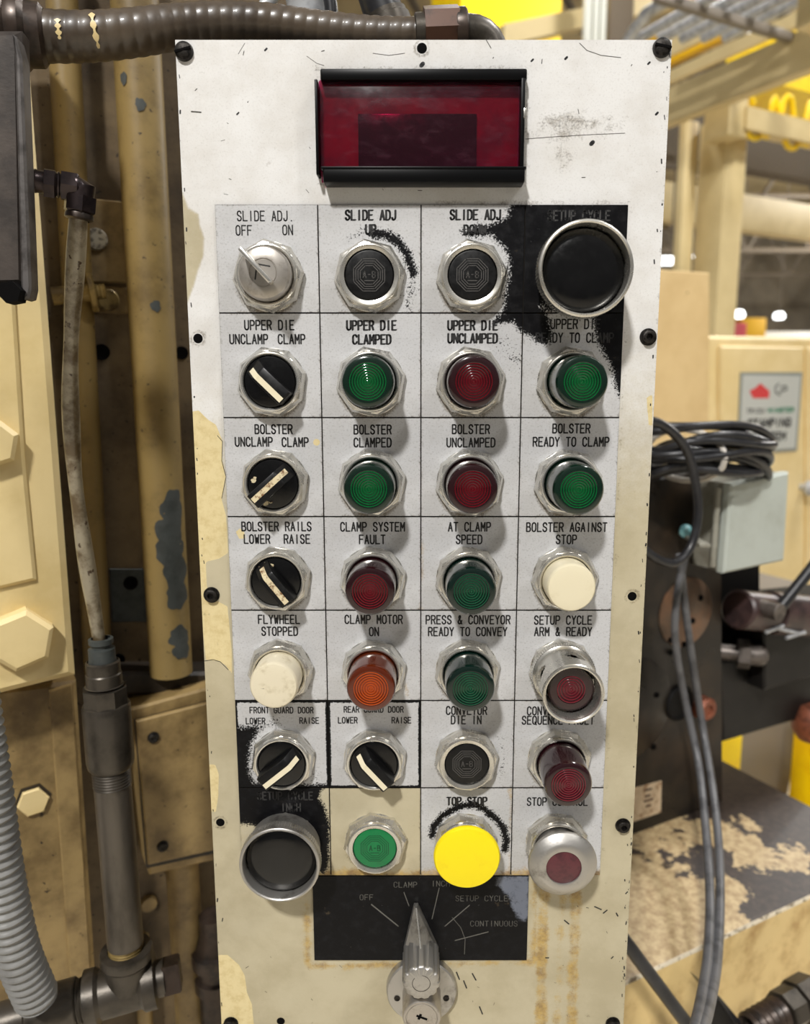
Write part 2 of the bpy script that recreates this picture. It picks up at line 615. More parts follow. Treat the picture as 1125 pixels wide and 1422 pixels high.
# ------------------------------------------------------------------ stained paints of the panel and its plates
def stained_mat(name, base, base2, speck, ink_rough=0.42, metal=0.0, rough=0.5, fleck=0.5):
    k = NT(name)
    fine = k.noise(900, 3, 0.7)
    mid = k.noise(160, 6, 0.68, None, 2.0)
    big = k.noise(22, 6, 0.65, None, 5.0)
    c = k.mix(k.ramp(big, 0.38, 0.7), lin(base), lin(base2))
    if fleck:
        c = k.mix(k.math('MULTIPLY', k.ramp(fine, 0.5, 0.74), fleck), c, lin(speck))

    def edge(nm, amt, lo=0.44, hi=0.56):
        a = k.math('ADD', k.attr(nm), k.math('MULTIPLY', k.math('SUBTRACT', mid, 0.5), amt))
        a = k.math('ADD', a, k.math('MULTIPLY', k.math('SUBTRACT', fine, 0.5), amt * 0.5))
        return k.ramp(a, lo, hi)
    c = k.mix(edge('beige', 0.35, 0.15, 0.85), c, k.mix(k.ramp(big, 0.35, 0.7), lin((191, 181, 153)), lin((175, 164, 135))))
    c = k.mix(edge('cream', 0.25), c, k.mix(k.ramp(mid, 0.4, 0.7), lin((221, 204, 156)), lin((206, 186, 134))))
    rs = k.math('ADD', k.attr('rust'), k.math('ADD', k.math('MULTIPLY', k.math('SUBTRACT', k.noise(45, 6, 0.7, None, 8.0), 0.5), 2.4), k.math('MULTIPLY', k.math('SUBTRACT', fine, 0.5), 0.7)))
    rs = k.math('MULTIPLY', k.ramp(rs, 0.3, 1.0), k.ramp(k.attr('rust'), 0.02, 0.25))
    c = k.mix(k.math('MULTIPLY', rs, 0.8), c, k.mix(k.ramp(mid, 0.4, 0.7), lin((186, 152, 74)), lin((130, 96, 44))))
    c = k.mix(k.math('MULTIPLY', edge('dirt', 1.3, 0.35, 0.85), 0.7), c, k.mix(k.ramp(fine, 0.4, 0.65), lin((126, 110, 84)), lin((52, 46, 38))))
    ink = k.math('ADD', k.attr('ink'), k.math('ADD', k.math('MULTIPLY', k.math('SUBTRACT', mid, 0.5), 0.75), k.math('MULTIPLY', k.math('SUBTRACT', fine, 0.5), 1.7)))
    ink = k.ramp(ink, 0.34, 0.62)
    c = k.mix(ink, c, k.mix(k.ramp(mid, 0.45, 0.75), lin((13, 13, 15)), lin((26, 26, 28))))
    c = k.mix(k.math('MULTIPLY', edge('wear', 1.2, 0.3, 0.8), 0.7), c, lin((132, 138, 152)))
    # stray marks
    c = k.mix(k.math('MULTIPLY', k.ramp(k.noise(75, 8, 0.75, (1, 1, 1), 11.0), 0.64, 0.73), 0.5), c, lin((104, 90, 68)))
    k.l(c, k.b.inputs['Base Color'])
    k.l(k.math('ADD', k.math('MULTIPLY', k.ramp(mid, 0.3, 0.7), 0.16), k.math('SUBTRACT', rough - 0.08, k.math('MULTIPLY', ink, rough - ink_rough))), k.b.inputs['Roughness'])
    k.b.inputs['Metallic'].default_value = metal
    k.l(k.math('SUBTRACT', 0.4, k.math('MULTIPLY', ink, 0.25)), k.b.inputs['Specular IOR Level'])
    k.bump(k.math('ADD', k.math('MULTIPLY', fine, 0.4), mid), 0.25, 0.0003)
    return k.m


M['scratch'] = mat('chipped_to_dark_metal', (58, 52, 44), 0.6)
M['panel_paint'] = stained_mat('off_white_panel_paint', (225, 224, 222), (212, 209, 204), (166, 161, 152), fleck=0.28)
M['plate_silver'] = stained_mat('silver_legend_plate', (196, 196, 197), (180, 179, 178), (132, 130, 126), rough=0.55)
M['plate_edge'] = mat('grimy_plate_edge', (30, 27, 23), 0.8, spec=.2)
M['panel_edge'] = mat('panel_edge_paint', (206, 196, 170), 0.6, 0, (60, 54, 44), 70, 0.5, 0.62)
M['enclosure'] = mat('enclosure_dark_paint', (50, 46, 40), 0.6, 0, (28, 25, 21), 30)

ROWZ = [96.4, 38.4, -19.9, -77.5, -134.2, -191.2, -248.5, -308.6]
COLX = [-111.6, -54.9, 1.9, 59.1, 115.9]
BX = [-82.6, -26.5, 30.0, 87.0]
BZ = [58.0, 0.3, -57.3, -114.6, -171.6, -228.8, -284.8]
TP = 1.2                                          # legend plate thickness, mm

INK_BIG = px_poly([(712, 280), (706, 292), (702, 302), (684, 311), (664, 314), (640, 322), (650, 328), (684, 329), (699, 344), (706, 362), (705, 390), (699, 421), (697, 434),
                   (688, 440), (684, 449), (695, 450), (713, 449), (723, 460), (735, 467), (746, 476), (760, 478), (768, 462), (763, 448), (757, 436), (752, 424),
                   (766, 432), (790, 438), (822, 440), (824, 452), (828, 470), (838, 494), (846, 505), (850, 518), (853, 535), (862, 552), (870, 556), (884, 440), (884, 278)])
INK_UP = [[PM(*p) for p in q] for q in ([(519, 325), (538, 327), (554, 337), (564, 352), (570, 367), (574, 380)],)]
INK_GUARD = px_poly([(326, 1008), (352, 1006), (366, 1009), (356, 1020), (348, 1036), (346, 1056), (350, 1078), (362, 1096), (362, 1110), (326, 1110)])
INK_INCH = px_poly([(326, 1086), (455, 1088), (446, 1098), (444, 1106), (452, 1120), (457, 1140), (458, 1165), (456, 1200), (450, 1210), (400, 1190), (352, 1143), (326, 1142)])
INK_YEL = [[PM(*p) for p in [(600, 1158), (603, 1146), (612, 1134), (626, 1124), (642, 1117), (660, 1116), (672, 1122)]],
           [PM(*p) for p in [(676, 1126), (690, 1136), (699, 1150), (703, 1165), (701, 1178)]]]


def plate_fields(r, c):
    def f(X, Z):
        a = {}
        e = np.minimum(np.minimum(X - COLX[c], COLX[c + 1] - X), np.minimum(Z - ROWZ[r + 1], ROWZ[r] - Z))
        ink = np.zeros(X.shape)
        thick = (r == 5 and c in (0, 1))
        w = 1.5 if thick else 0.62
        rust = np.zeros(X.shape)
        dirt = np.zeros(X.shape)
        ink = np.maximum(ink, np.clip(1.15 * (w + 0.25 - e) / 0.9, 0, 1) if thick else 0)
        dirt = np.maximum(dirt, np.clip(0.62 - e / 3.4, 0, 0.62))
        if c >= 2 and r <= 2:
            ink = np.maximum(ink, soft(sd_poly(X, Z, INK_BIG), 8.0))
        if (r, c) == (0, 1):
            ink = np.maximum(ink, soft(sd_line(X, Z, INK_UP[0]) - 2.4, 6))
            ink = np.maximum(ink, 0.40 * soft(sd_line(X, Z, [PM(574, 380), PM(572, 400), PM(565, 425)]) - 4, 8))
            ink = np.maximum(ink, 0.42 * soft(sd_line(X, Z, [PM(488, 332), PM(505, 322), PM(520, 318)]) - 2.5, 5))
        if c == 0 and r >= 5:
            ink = np.maximum(ink, soft(sd_poly(X, Z, INK_GUARD), 8.0))
            ink = np.maximum(ink, 0.42 * soft(sd_line(X, Z, [PM(352, 1012), PM(385, 1002)]) - 4, 8))
            ink = np.maximum(ink, 0.40 * soft(sd_line(X, Z, [PM(425, 1095), PM(438, 1075)]) - 3, 7))
            ink = np.maximum(ink, soft(sd_poly(X, Z, INK_INCH), 6.0))
        if (r, c) == (6, 2):
            for L in INK_YEL:
                ink = np.maximum(ink, soft(sd_line(X, Z, L) - 2.2, 5.0))
        if (r, c) == (5, 2):
            ink = np.maximum(ink, 0.40 * soft(sd_line(X, Z, [PM(690, 1022), PM(702, 1045), PM(694, 1075)]) - 2, 6))
        if r == 1 and c == 2:
            ink = np.maximum(ink, 0.36 * soft(sd_line(X, Z, [PM(700, 480), PM(715, 500)]) - 6, 14))
        # grime under every operator and along the lower seams
        d = np.hypot(X - BX[c], Z - BZ[r])
        dirt = np.maximum(dirt, 0.72 * np.clip(1 - np.abs(d - 19.5) / 4.2, 0, 1) * np.clip((BZ[r] - Z + 6) / 20, 0.25, 1))
        if r == 6:
            rust = np.maximum(rust, np.clip(0.95 - (Z + 308.6) / 9, 0, 0.95) * (X > -70))
        if r == 3 and c in (1, 2):
            rust = np.maximum(rust, 0.5 * soft(np.abs(X - 1.9) - 2.2, 5) * np.clip((-84 - Z) / 20, 0, 1))
        if r == 6 and c == 2:
            rust = np.maximum(rust, 0.7 * soft(np.abs(X - 58) - 1.5, 4))
        if r == 4 and c == 1:
            rust = np.maximum(rust, 0.7 * soft(sd_line(X, Z, [PM(563, 945), PM(566, 968)]) - 1.5, 4))
        beige = np.zeros(X.shape)
        if r == 6 and c <= 1:
            beige[:] = 0.9 if c == 1 else 0.75
        a.update(ink=ink, dirt=dirt, rust=rust, beige=beige, cream=np.zeros(X.shape), wear=np.zeros(X.shape))
        if c == 0 and r == 3:
            a['cream'] = soft(sd_poly(X, Z, px_poly([(328, 738), (334, 733), (340, 738), (342, 747), (333, 748)])), 2)
        if c == 0 and r == 2:
            a['cream'] = soft(np.hypot(X - PM(440, 614)[0], Z - PM(440, 614)[1]) - 2.0, 2)
        return a
    return f


# ------------------------------------------------------------------ the panel itself
def panel_fields(X, Z):
    beige = np.clip((70 - Z) / 190, 0, 1)
    beige = np.where(X < -110, np.clip((30 - Z) / 150, 0, 1), beige)
    cream = soft(sd_poly(X, Z, px_poly([(244, 262), (254, 268), (262, 288), (276, 297), (278, 312), (284, 330), (283, 356), (277, 372), (270, 396), (257, 430), (252, 380)])), 2.0)
    cream2 = soft(sd_poly(X, Z, px_poly([(262, 572), (276, 570), (288, 582), (300, 590), (309, 612), (309, 640), (314, 662), (308, 694), (314, 716), (317, 768), (304, 776), (286, 780),
                                          (287, 812), (292, 830), (316, 842), (322, 905), (322, 936), (314, 924), (302, 918), (286, 916), (276, 820), (270, 690)])), 2.0)
    beige = np.maximum(beige, cream * 0.8)
    cream = cream2
    cream = np.maximum(cream, soft(sd_poly(X, Z, px_poly([(288, 1061), (299, 1062), (304, 1075), (303, 1105), (300, 1128), (292, 1126)])), 1.6))
    cream = np.maximum(cream, soft(sd_poly(X, Z, px_poly([(303, 1326), (316, 1326), (332, 1340), (340, 1355), (343, 1378), (350, 1395), (353, 1430), (303, 1430)])), 2.0))
    cream = np.maximum(cream, soft(sd_poly(X, Z, px_poly([(898, 552), (906, 548), (906, 592), (901, 590)])), 1.5))
    rust = np.zeros(X.shape)
    for x0, x1, amt in ((744, 762, .8), (770, 784, .5), (788, 806, .75)):
        a, b = PM(x0, 1330)[0], PM(x1, 1330)[0]
        rust = np.maximum(rust, amt * soft(np.maximum(a - X, X - b), 4) * np.clip((-300 - Z) / 15, 0, 1))
    P = px_poly([(424, 1212), (744, 1212), (742, 1336), (428, 1342)])
    rust = np.maximum(rust, 0.75 * np.clip(1 - np.abs(sd_poly(X, Z, P)) / 5.5, 0, 1))
    rust = np.maximum(rust, 0.7 * soft(np.hypot((X - PM(478, 1345)[0]) * 1.2, Z - PM(478, 1345)[1]) - 4, 6))
    dirt = np.zeros(X.shape)
    dirt = np.maximum(dirt, 0.58 * soft(sd_poly(X, Z, px_poly([(750, 150), (800, 145), (870, 165), (868, 190), (800, 200), (795, 240), (770, 245), (760, 200), (735, 190)])), 16))
    dirt = np.maximum(dirt, 0.5 * np.clip(1 - np.abs(sd_poly(X, Z, px_poly([(440, 96), (732, 94), (730, 256), (444, 258)]))) / 4, 0, 1))
    dirt = np.maximum(dirt, 0.55 * np.clip(1 - np.abs(Z - 97.5) / 4, 0, 1) * (X > 10) * (X < 118))
    dirt = np.maximum(dirt, 0.45 * np.clip(1 - (135.5 - X) / 3, 0, 1))
    dirt = np.maximum(dirt, 0.40 * np.clip(1 - (X + 129.5) / 3, 0, 1))
    dirt = np.maximum(dirt, 0.42 * np.clip(1 - np.abs(X - 117.5) / 3, 0, 1) * (Z < 96) * (Z > -300))
    ink = np.zeros(X.shape)
    for px, py in ((586, 67), (275, 470), (878, 828), (306, 1142), (294, 826), (900, 468), (865, 1146)):
        x, z = PM(px, py)
        d = np.hypot(X - x, Z - z)
        dirt = np.maximum(dirt, 0.72 * np.clip(1 - np.abs(d - 3.8) / 2.2, 0, 1))
    return dict(beige=beige, cream=cream, rust=rust, dirt=dirt, ink=ink, wear=np.zeros(X.shape))


panel = empty('control_console', MW(3, 0, 0), 'tall scuffed off-white control panel with rows of buttons and lamps', 'control panel', rot=PANEL_ROT)
PO = Vector((3, 0))                               # panel origin in panel mm


def PL(px, py, h=0.0):                            # pixel -> metres in the panel's own frame
    x, z = PM(px, py, h)
    return ((x - PO.x) / 1000, (z - PO.y) / 1000, h / 1000)


chips = MB()


def chip_stroke(pts, w, mi=0):
    strokes(chips, [[PL(*p)[:2] for p in pts]], w / 1000, 0.00006, mi)


# long scratches seen on the face
chip_stroke([(730, 193), (770, 190), (820, 187), (868, 185)], 0.3, 1)
chip_stroke([(805, 60), (815, 70), (835, 77), (862, 80)], 0.35, 1)
chip_stroke([(518, 74), (540, 77), (562, 74)], 0.3, 1)
chip_stroke([(675, 55), (682, 67)], 0.4, 1)
chip_stroke([(426, 78), (440, 88), (450, 91)], 0.25, 1)
chip_stroke([(331, 75), (340, 60)], 0.25, 1)
chip_stroke([(266, 155), (279, 156)], 0.7, 1)
chip_stroke([(302, 605), (309, 613), (308, 640), (314, 662), (308, 692)], 0.35, 0)
chip_stroke([(283, 918), (296, 916), (306, 919), (317, 930)], 0.4, 0)
for a in ([(826, 1259), (835, 1263)], [(838, 1268), (843, 1264)], [(784, 1278), (790, 1283)], [(656, 1352), (661, 1361)], [(644, 1362), (648, 1372)],
          [(666, 1398), (670, 1408)], [(634, 1350), (638, 1360)], [(758, 1330), (762, 1330)], [(856, 1268), (858, 1272)]):
    chip_stroke(a, 0.9, 0)
for px, py, w in ((586, 90, 2.2), (912, 158, 1.2), (822, 199, 2.2), (369, 69, 1.0), (786, 81, 1.2), (739, 84, 1.0), (901, 88, 1.0), (870, 1240, .8), (850, 1330, .8), (330, 158, .8)):
    chip_stroke([(px - 1, py + 1), (px + 1.5, py - 1.5)], w, 0)
for i in range(70):                               # nicks down both edges
    z = random.uniform(-420, 178)
    right = i % 3 != 0
    x = 135.0 - abs(random.gauss(0, 1.6)) if right else -128.6 + abs(random.gauss(0, 1.2))
    a = random.uniform(1.1, 2.0)
    L = random.uniform(0.3, 2.4)
    strokes(chips, [[((x - PO.x) / 1000, z / 1000), ((x + L * math.cos(a) * .4 - PO.x) / 1000, (z + L * math.sin(a)) / 1000)]], random.uniform(.3, .9) / 1000, 0.00006, 0)
for i in range(60):                               # small stray scratches
    z, x = random.choice((random.uniform(100, 176), random.uniform(-420, -312))), random.uniform(-126, 132)
    a, L = random.uniform(0, 3.1), random.uniform(0.4, 2.6)
    strokes(chips, [[((x - PO.x) / 1000, z / 1000), ((x + L * math.cos(a) - PO.x) / 1000, (z + L * math.sin(a)) / 1000)]], random.uniform(.15, .45) / 1000, 0.00006, random.choice((0, 1, 1)))

stained_plate('cover_plate', -129.2, 135.6, -450, 180, 1.15, 0.0, panel_fields, M['panel_paint'], M['panel_edge'], panel, chips, PO.x, PO.y, -0.0008)
v, f = box(-.1322, .1326, -.45, .18, -.0035, -.0008, .0006)
mesh_obj('cover_edge', v, f, M['panel_edge'], panel)
v, f = box(-.127, .127, -.46, .176, -.16, -.0036, .003)
mesh_obj('enclosure', v, f, M['enclosure'], panel)


v, f = box((COLX[0] - PO.x) / 1000, (COLX[4] - PO.x) / 1000, ROWZ[7] / 1000, ROWZ[0] / 1000, 0, .00012)
mesh_obj('seam_grime', v, f, M['plate_edge'], panel)


def panel_screw(px, py, kind):
    x, y, _ = PL(px, py)
    if kind == 'hole':
        mb = MB()
        mb.add(*lathe([(0.0027, 0.0), (.0027, .00008), (.0023, .00016), (0, .00016)], 24), 0)
        o = mb.build('screw_hole', [M['hole']], panel, loc=(x, y, 0))
        return
    s = MB()
    s.add(*lathe([(.0050, 0), (.0050, .0006), (.0046, .0022), (.003, .0032), (0, .0035)] if kind == 'slot' else
                 [(.0048, 0), (.0048, .0005), (.0036, .0007), (.0036, .0030), (.0030, .0034), (.0018, .0034), (.0016, .0012), (0, .0012)], 28))
    o = s.build('screw', M['screw'], panel, loc=(x, y, 0))
    if kind == 'slot':
        v, f = box(-.0044, .0044, -.0006, .0006, .0024, .0037)
        so = mesh_obj('slot', v, f, M['hole'], o)
        so.rotation_euler = (0, 0, 0.25 if px < 500 else -0.2)


for px, py, k in ((256, 72, 'slot'), (586, 67, 'hole'), (919, 67, 'slot'), (275, 470, 'hole'), (900, 468, 'hex'), (294, 826, 'hex'), (878, 828, 'hole'),
                  (306, 1142, 'hole'), (865, 1146, 'hex'), (321, 1421, 'hex'), (851, 1421, 'hex'), (390, 1418, 'hole')):
    panel_screw(px, py, k)

# ------------------------------------------------------------------ the display window at the top
dz0, dz1, dx0, dx1 = 104.0, 164.0, -54.2, 57.0
disp = empty('display_window', MW((dx0 + dx1) / 2, 134, 0), 'black framed dark red display window at the top of the panel', 'display', rot=PANEL_ROT)
hw, hh = 0.0558, 0.030


def dbox(name, x0, x1, y0, y1, z0, z1, m, bev=.0006, parent=disp):
    v, f = box(x0, x1, y0, y1, z0, z1, bev)
    return mesh_obj(name, v, f, m, parent)


M['frame_black'] = mat('black_anodised_frame', (7, 7, 8), 0.36, 0.0, (36, 33, 30), 160, 0.64, 0.8, spec=.15)
M['magenta_back'] = mat('magenta_backing', (170, 26, 92), 0.6, 0, (120, 30, 84), 40, 0.4, 0.7)
k = NT('red_tinted_acrylic')
tr = k.n('ShaderNodeBsdfTransparent')
dust = k.ramp(k.noise(700, 4, 0.7), 0.66, 0.74)
smear = k.ramp(k.noise(60, 6, 0.7, (1, 2, 1), 4), 0.45, 0.8)
tr.inputs[0].default_value = (*lin((226, 104, 176)), 1)
k.b.inputs['Base Color'].default_value = (*lin((96, 70, 80)), 1)
k.b.inputs['Roughness'].default_value = 0.25
mx = k.n('ShaderNodeMixShader')
k.l(k.math('ADD', k.math('MULTIPLY', dust, 0.3), k.math('ADD', 0.1, k.math('MULTIPLY', smear, 0.22))), mx.inputs[0])
k.l(tr.outputs[0], mx.inputs[1])
k.l(k.b.outputs[0], mx.inputs[2])
k.l(mx.outputs[0], k.t.nodes['Material Output'].inputs[0])
M['red_acrylic'] = k.m
dbox('backing', -hw + .002, hw - .003, -hh + .004, hh - .004, 0.0, .0008, M['magenta_back'], 0)
dbox('display_module', -.0335, .0305, -.0205, .0085, .0008, .0026, M['black_gloss'], .0004)
dbox('pane', -hw + .0018, hw - .0022, -hh + .006, hh - .006, .0036, .0050, M['red_acrylic'], .0003)
mb = MB()
mb.add(*box(-hw + .003, hw + .0006, hh - .0066, hh - .0008, 0, .0078, .0009))
fr = mb.build('top_rail', M['frame_black'], disp)
mb = MB()
mb.add(*box(-hw + .004, hw, -hh + .0012, -hh + .0088, 0, .0124, .0009))
mb.add(*box(-hw + .003, hw + .0006, -hh + .0078, -hh + .0092, .0, .0128, .0004))
mb.build('bottom_rail', M['frame_black'], disp)
dbox('side_rail', -hw, -hw + .0016, -hh + .006, hh - .0064, 0, .0086, M['frame_black'], .0004)
dbox('side_rail', hw - .0026, hw - .0004, -hh + .008, hh - .006, 0, .0094, M['frame_black'], .0004)
dbox('clip', hw - .0012, hw + .0004, .004, .009, .0088, .0102, M['nickel_dirty'], .0003)

# ------------------------------------------------------------------ legend plates
TEXT = {
    (0, 0): [('SLIDE ADJ.', 368.5, 300), ('OFF', 338.7, 320), ('ON', 399.6, 319.5)],
    (0, 1): [('SLIDE ADJ', 514.5, 299), ('UP', 514.5, 319)],
    (0, 2): [('SLIDE ADJ', 660, 298.5), ('DOWN', 659, 319.5)],
    (0, 3): [('SETUP CYCLE', 804, 299.5)],
    (1, 0): [('UPPER DIE', 374, 451.5), ('UNCLAMP', 345.5, 471), ('CLAMP', 405, 471)],
    (1, 1): [('UPPER DIE', 515.5, 452), ('CLAMPED', 516, 471.5)],
    (1, 2): [('UPPER DIE', 656, 452), ('UNCLAMPED', 656, 470)],
    (1, 3): [('UPPER DIE', 799, 450), ('READY TO CLAMP', 798, 469)],
    (2, 0): [('BOLSTER', 380, 596), ('UNCLAMP', 352.5, 613.5), ('CLAMP', 410, 614)],
    (2, 1): [('BOLSTER', 517.5, 596.5), ('CLAMPED', 517.5, 614.5)],
    (2, 2): [('BOLSTER', 654, 596), ('UNCLAMPED', 654, 614.5)],
    (2, 3): [('BOLSTER', 793.5, 595), ('READY TO CLAMP', 793, 613.5)],
    (3, 0): [('BOLSTER RAILS', 384, 731), ('LOWER', 357, 748.5), ('RAISE', 412.5, 748.5)],
    (3, 1): [('CLAMP SYSTEM', 517.5, 731.5), ('FAULT', 517, 749)],
    (3, 2): [('AT CLAMP', 652, 731.5), ('SPEED', 651.5, 749)],
    (3, 3): [('BOLSTER AGAINST', 787, 732), ('STOP', 786.5, 749)],
    (4, 0): [('FLYWHEEL', 387.5, 860), ('STOPPED', 388.5, 876.5)],
    (4, 1): [('CLAMP MOTOR', 519, 860), ('ON', 519.5, 877)],
    (4, 2): [('PRESS & CONVEYOR', 650, 860.5), ('READY TO CONVEY', 649.5, 877)],
    (4, 3): [('SETUP CYCLE', 782, 861), ('ARM & READY', 782, 877)],
    (5, 0): [('FRONT GUARD DOOR', 391, 986), ('LOWER', 355, 1001), ('RAISE', 429.5, 1000.5)],
    (5, 1): [('REAR GUARD DOOR', 519, 985), ('LOWER', 483, 1000), ('RAISE', 557.5, 1000)],
    (5, 2): [('CONVEYOR', 648, 986.5), ('DIE IN', 647.5, 999.5)],
    (5, 3): [('CONVEYOR DIE', 775, 987), ('SEQUENCE FAULT', 775, 1000)],
    (6, 0): [('SETUP CYCLE', 396, 1105), ('INCH', 404, 1121)],
    (6, 1): [],
    (6, 2): [('TOP STOP', 648, 1112.5)],
    (6, 3): [('STOP CONTROL', 774, 1113)],
}
for r in range(7):
    for c in range(4):
        x0, x1, z1, z0 = COLX[c] + .34, COLX[c + 1] - .34, ROWZ[r] - .38, ROWZ[r + 1] + .38
        cx, cz = (x0 + x1) / 2, (z0 + z1) / 2
        T = TEXT[(r, c)]
        words = ' '.join(t[0] for t in T)
        lab = 'silver engraved legend plate reading %s' % words.replace('.', '') if T else 'beige blank legend plate behind the green push button'
        if (r, c) == (5, 3):
            lab = 'silver engraved legend plate reading SEQUENCE FAULT on its lower line'
        if (r, c) == (0, 3):
            lab = 'black inked legend plate behind the big top right button, reading SETUP CYCLE'
        if (r, c) == (6, 0):
            lab = 'black inked legend plate at the lower left reading SETUP CYCLE INCH'
        o = stained_plate('legend_plate', x0, x1, z0, z1, 0.85, TP, plate_fields(r, c), M['plate_silver'], M['plate_edge'], None, None, cx, cz)
        o.location = MW(cx, cz, .13)
        o.rotation_euler = PANEL_ROT
        tag(o, lab, 'legend plate', 'engraved legend plates of the control panel')
        if not T:
            continue
        mb = MB()
        for s, px, py in T:
            x, z = PM(px, py, TP)
            small = r == 5 and c < 2
            pitch, h, w = (2.46, 3.7, .68) if small else (3.18, 5.0, .84)
            if r == 0 and c == 0:
                w = .7
            if r >= 3 and not small:
                pitch, h = 3.2, 5.1
            letters(mb, s, x - cx, z - cz, pitch, h, w, TP + .07)
            if (r, c) in ((0, 1), (0, 2), (1, 2), (6, 2), (1, 1)) and not small:      # these were engraved twice, slightly off
                letters(mb, s, x - cx + .45, z - cz + .15, pitch, h, w * .8, TP + .06)
        mb.v = [(p[0] / 1000, p[1] / 1000, p[2] / 1000) for p in mb.v]
        mb.build('lettering', M['letter_ghost'] if (r, c) in ((0, 3), (6, 0)) else M['letter'], o, smooth=False)


# ------------------------------------------------------------------ operators: all built in mm with z out of the panel
def operator(name, r, c, label, cat, group):
    return empty(name, MW(BX[c], BZ[r], TP), label, cat, group, PANEL_ROT)


def make(mb, name, m, parent, angle=32, rot=0.0):
    mb.v = [(p[0] / 1000, p[1] / 1000, p[2] / 1000) for p in mb.v]
    o = mb.build(name, m, parent, angle=angle)
    o.rotation_euler = (0, 0, rot)
    return o


def nut_part(parent, rot, dirty=False, H=9.0, RI=14.6):
    """octagonal mounting nut, chamfered into a round bezel, with a thin washer behind"""
    mb = MB()
    w = lathe([(19.0, 0), (19.0, .5), (18.6, .6)], 40)
    mb.add(*w)
    R8 = 20.0
    oct8 = ngon(8, R8, 0)
    seg = 64
    v, f = [], []

    def octr(a):                                  # radius of the octagon at angle a
        s = math.pi / 8
        return R8 * math.cos(s) / math.cos(((a + s) % (2 * s)) - s) if False else R8 * math.cos(s) / math.cos((a % (2 * s)) - s)
    rings = []
    for z, fr in ((.5, lambda a: octr(a)), (3.4, lambda a: octr(a)), (3.9, lambda a: octr(a) * .982), (6.3, lambda a: max(octr(a) * .925, 17.2)),
                  (6.5, lambda a: 17.05), (H - .8, lambda a: 16.9), (H - .15, lambda a: 16.4), (H, lambda a: 15.9), (H - .1, lambda a: 15.3),
                  (H - .7, lambda a: RI + .15), (H - 4, lambda a: RI), (1.0, lambda a: RI)):
        rings.append([(fr(2 * math.pi * i / seg) * math.cos(2 * math.pi * i / seg), fr(2 * math.pi * i / seg) * math.sin(2 * math.pi * i / seg), z) for i in range(seg)])
    for ring in rings:
        v += ring
    for k in range(len(rings) - 1):
        for i in range(seg):
            j = (i + 1) % seg
            f.append((k * seg + i, k * seg + j, (k + 1) * seg + j, (k + 1) * seg + i))
    mb.add(v, f)
    return make(mb, 'mounting_nut', M['nickel_dirty'] if dirty else M['nickel'], parent, 14, rot)


def fresnel(mb, R, H, n):
    """flat lens face with n raised concentric ridges"""
    step = (R - .6) / n
    for i in range(n):
        ro = R - i * step
        ri = ro - step
        c = ro - step * .55
        mb.add(*lathe([(ro, H), (c + .34, H - .12)], 56))
        mb.add(*lathe([(c + .34, H - .12), (c + .16, H + .3), (c - .16, H + .3), (c - .34, H - .12)], 56), 1)
        mb.add(*lathe([(c - .34, H - .12), (ri, H)], 56))
    mb.add(*lathe([(.6, H), (.4, H + .3), (0, H + .3)], 24), 1)


def pilot_light(r, c, kind, label, H=30.0, rot=0.2):
    o = operator('pilot_light', r, c, label, 'pilot light', 'pilot lights of the control panel')
    nut_part(o, rot, random.random() < .4)
    A, B = M[kind]
    mb = MB()
    mb.add(*lathe([(14.2, 1.5), (14.0, H - 3.0), (13.8, H - 1.5), (13.1, H - .5), (12.0, H - .05), (10.4, H)], 56))
    make(mb, 'lens', A, o)
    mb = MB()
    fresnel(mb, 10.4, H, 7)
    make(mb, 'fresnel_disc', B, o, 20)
    return o


def white_light(r, c, label, m, H):
    o = operator('pilot_light', r, c, label, 'pilot light', 'pilot lights of the control panel')
    nut_part(o, .1, True)
    mb = MB()
    mb.add(*lathe([(14.2, 1.5), (14.0, H - 3.0), (13.7, H - 1.3), (13.0, H - .4), (11.5, H - .05), (6, H), (0, H)], 56))
    make(mb, 'lens', m, o)
    return o


def push_button(r, c, label, cap, H=7.8, rot=.15, dx=0):
    o = operator('push_button', r, c, label, 'push button', 'flush push buttons of the control panel')
    nut_part(o, rot, True, RI=13.6)
    mb = MB()
    mb.add(*lathe([(13.4, 1.2), (13.4, H - .8), (13.0, H - .2), (12.2, H), (0, H)], 48))
    c_ = make(mb, 'cap', cap, o)
    mb = MB()
    for R in (9.2, 7.9, 6.6, 5.3):
        P = ngon(8, R, math.pi / 8)
        strokes(mb, [P + [P[0]]], .42, H + .14)
    letters(mb, 'A-B', 0, .2, 2.5, 3.4, .5, H + .14)
    strokes(mb, [[(-2.6, -3.0), (2.6, -3.0)]], .5, H + .14)
    mb.v = [(p[0] / 1000, p[1] / 1000, p[2] / 1000) for p in mb.v]
    mb.build('embossed_emblem', M['emblem_green'] if cap is M['green_cap'] else M['emblem_black'], c_, smooth=False)
    return o


M['emblem_black'] = mat('embossed_black_emblem', (76, 74, 72), 0.45)
M['emblem_green'] = mat('embossed_green_emblem', (4, 74, 44), 0.45)


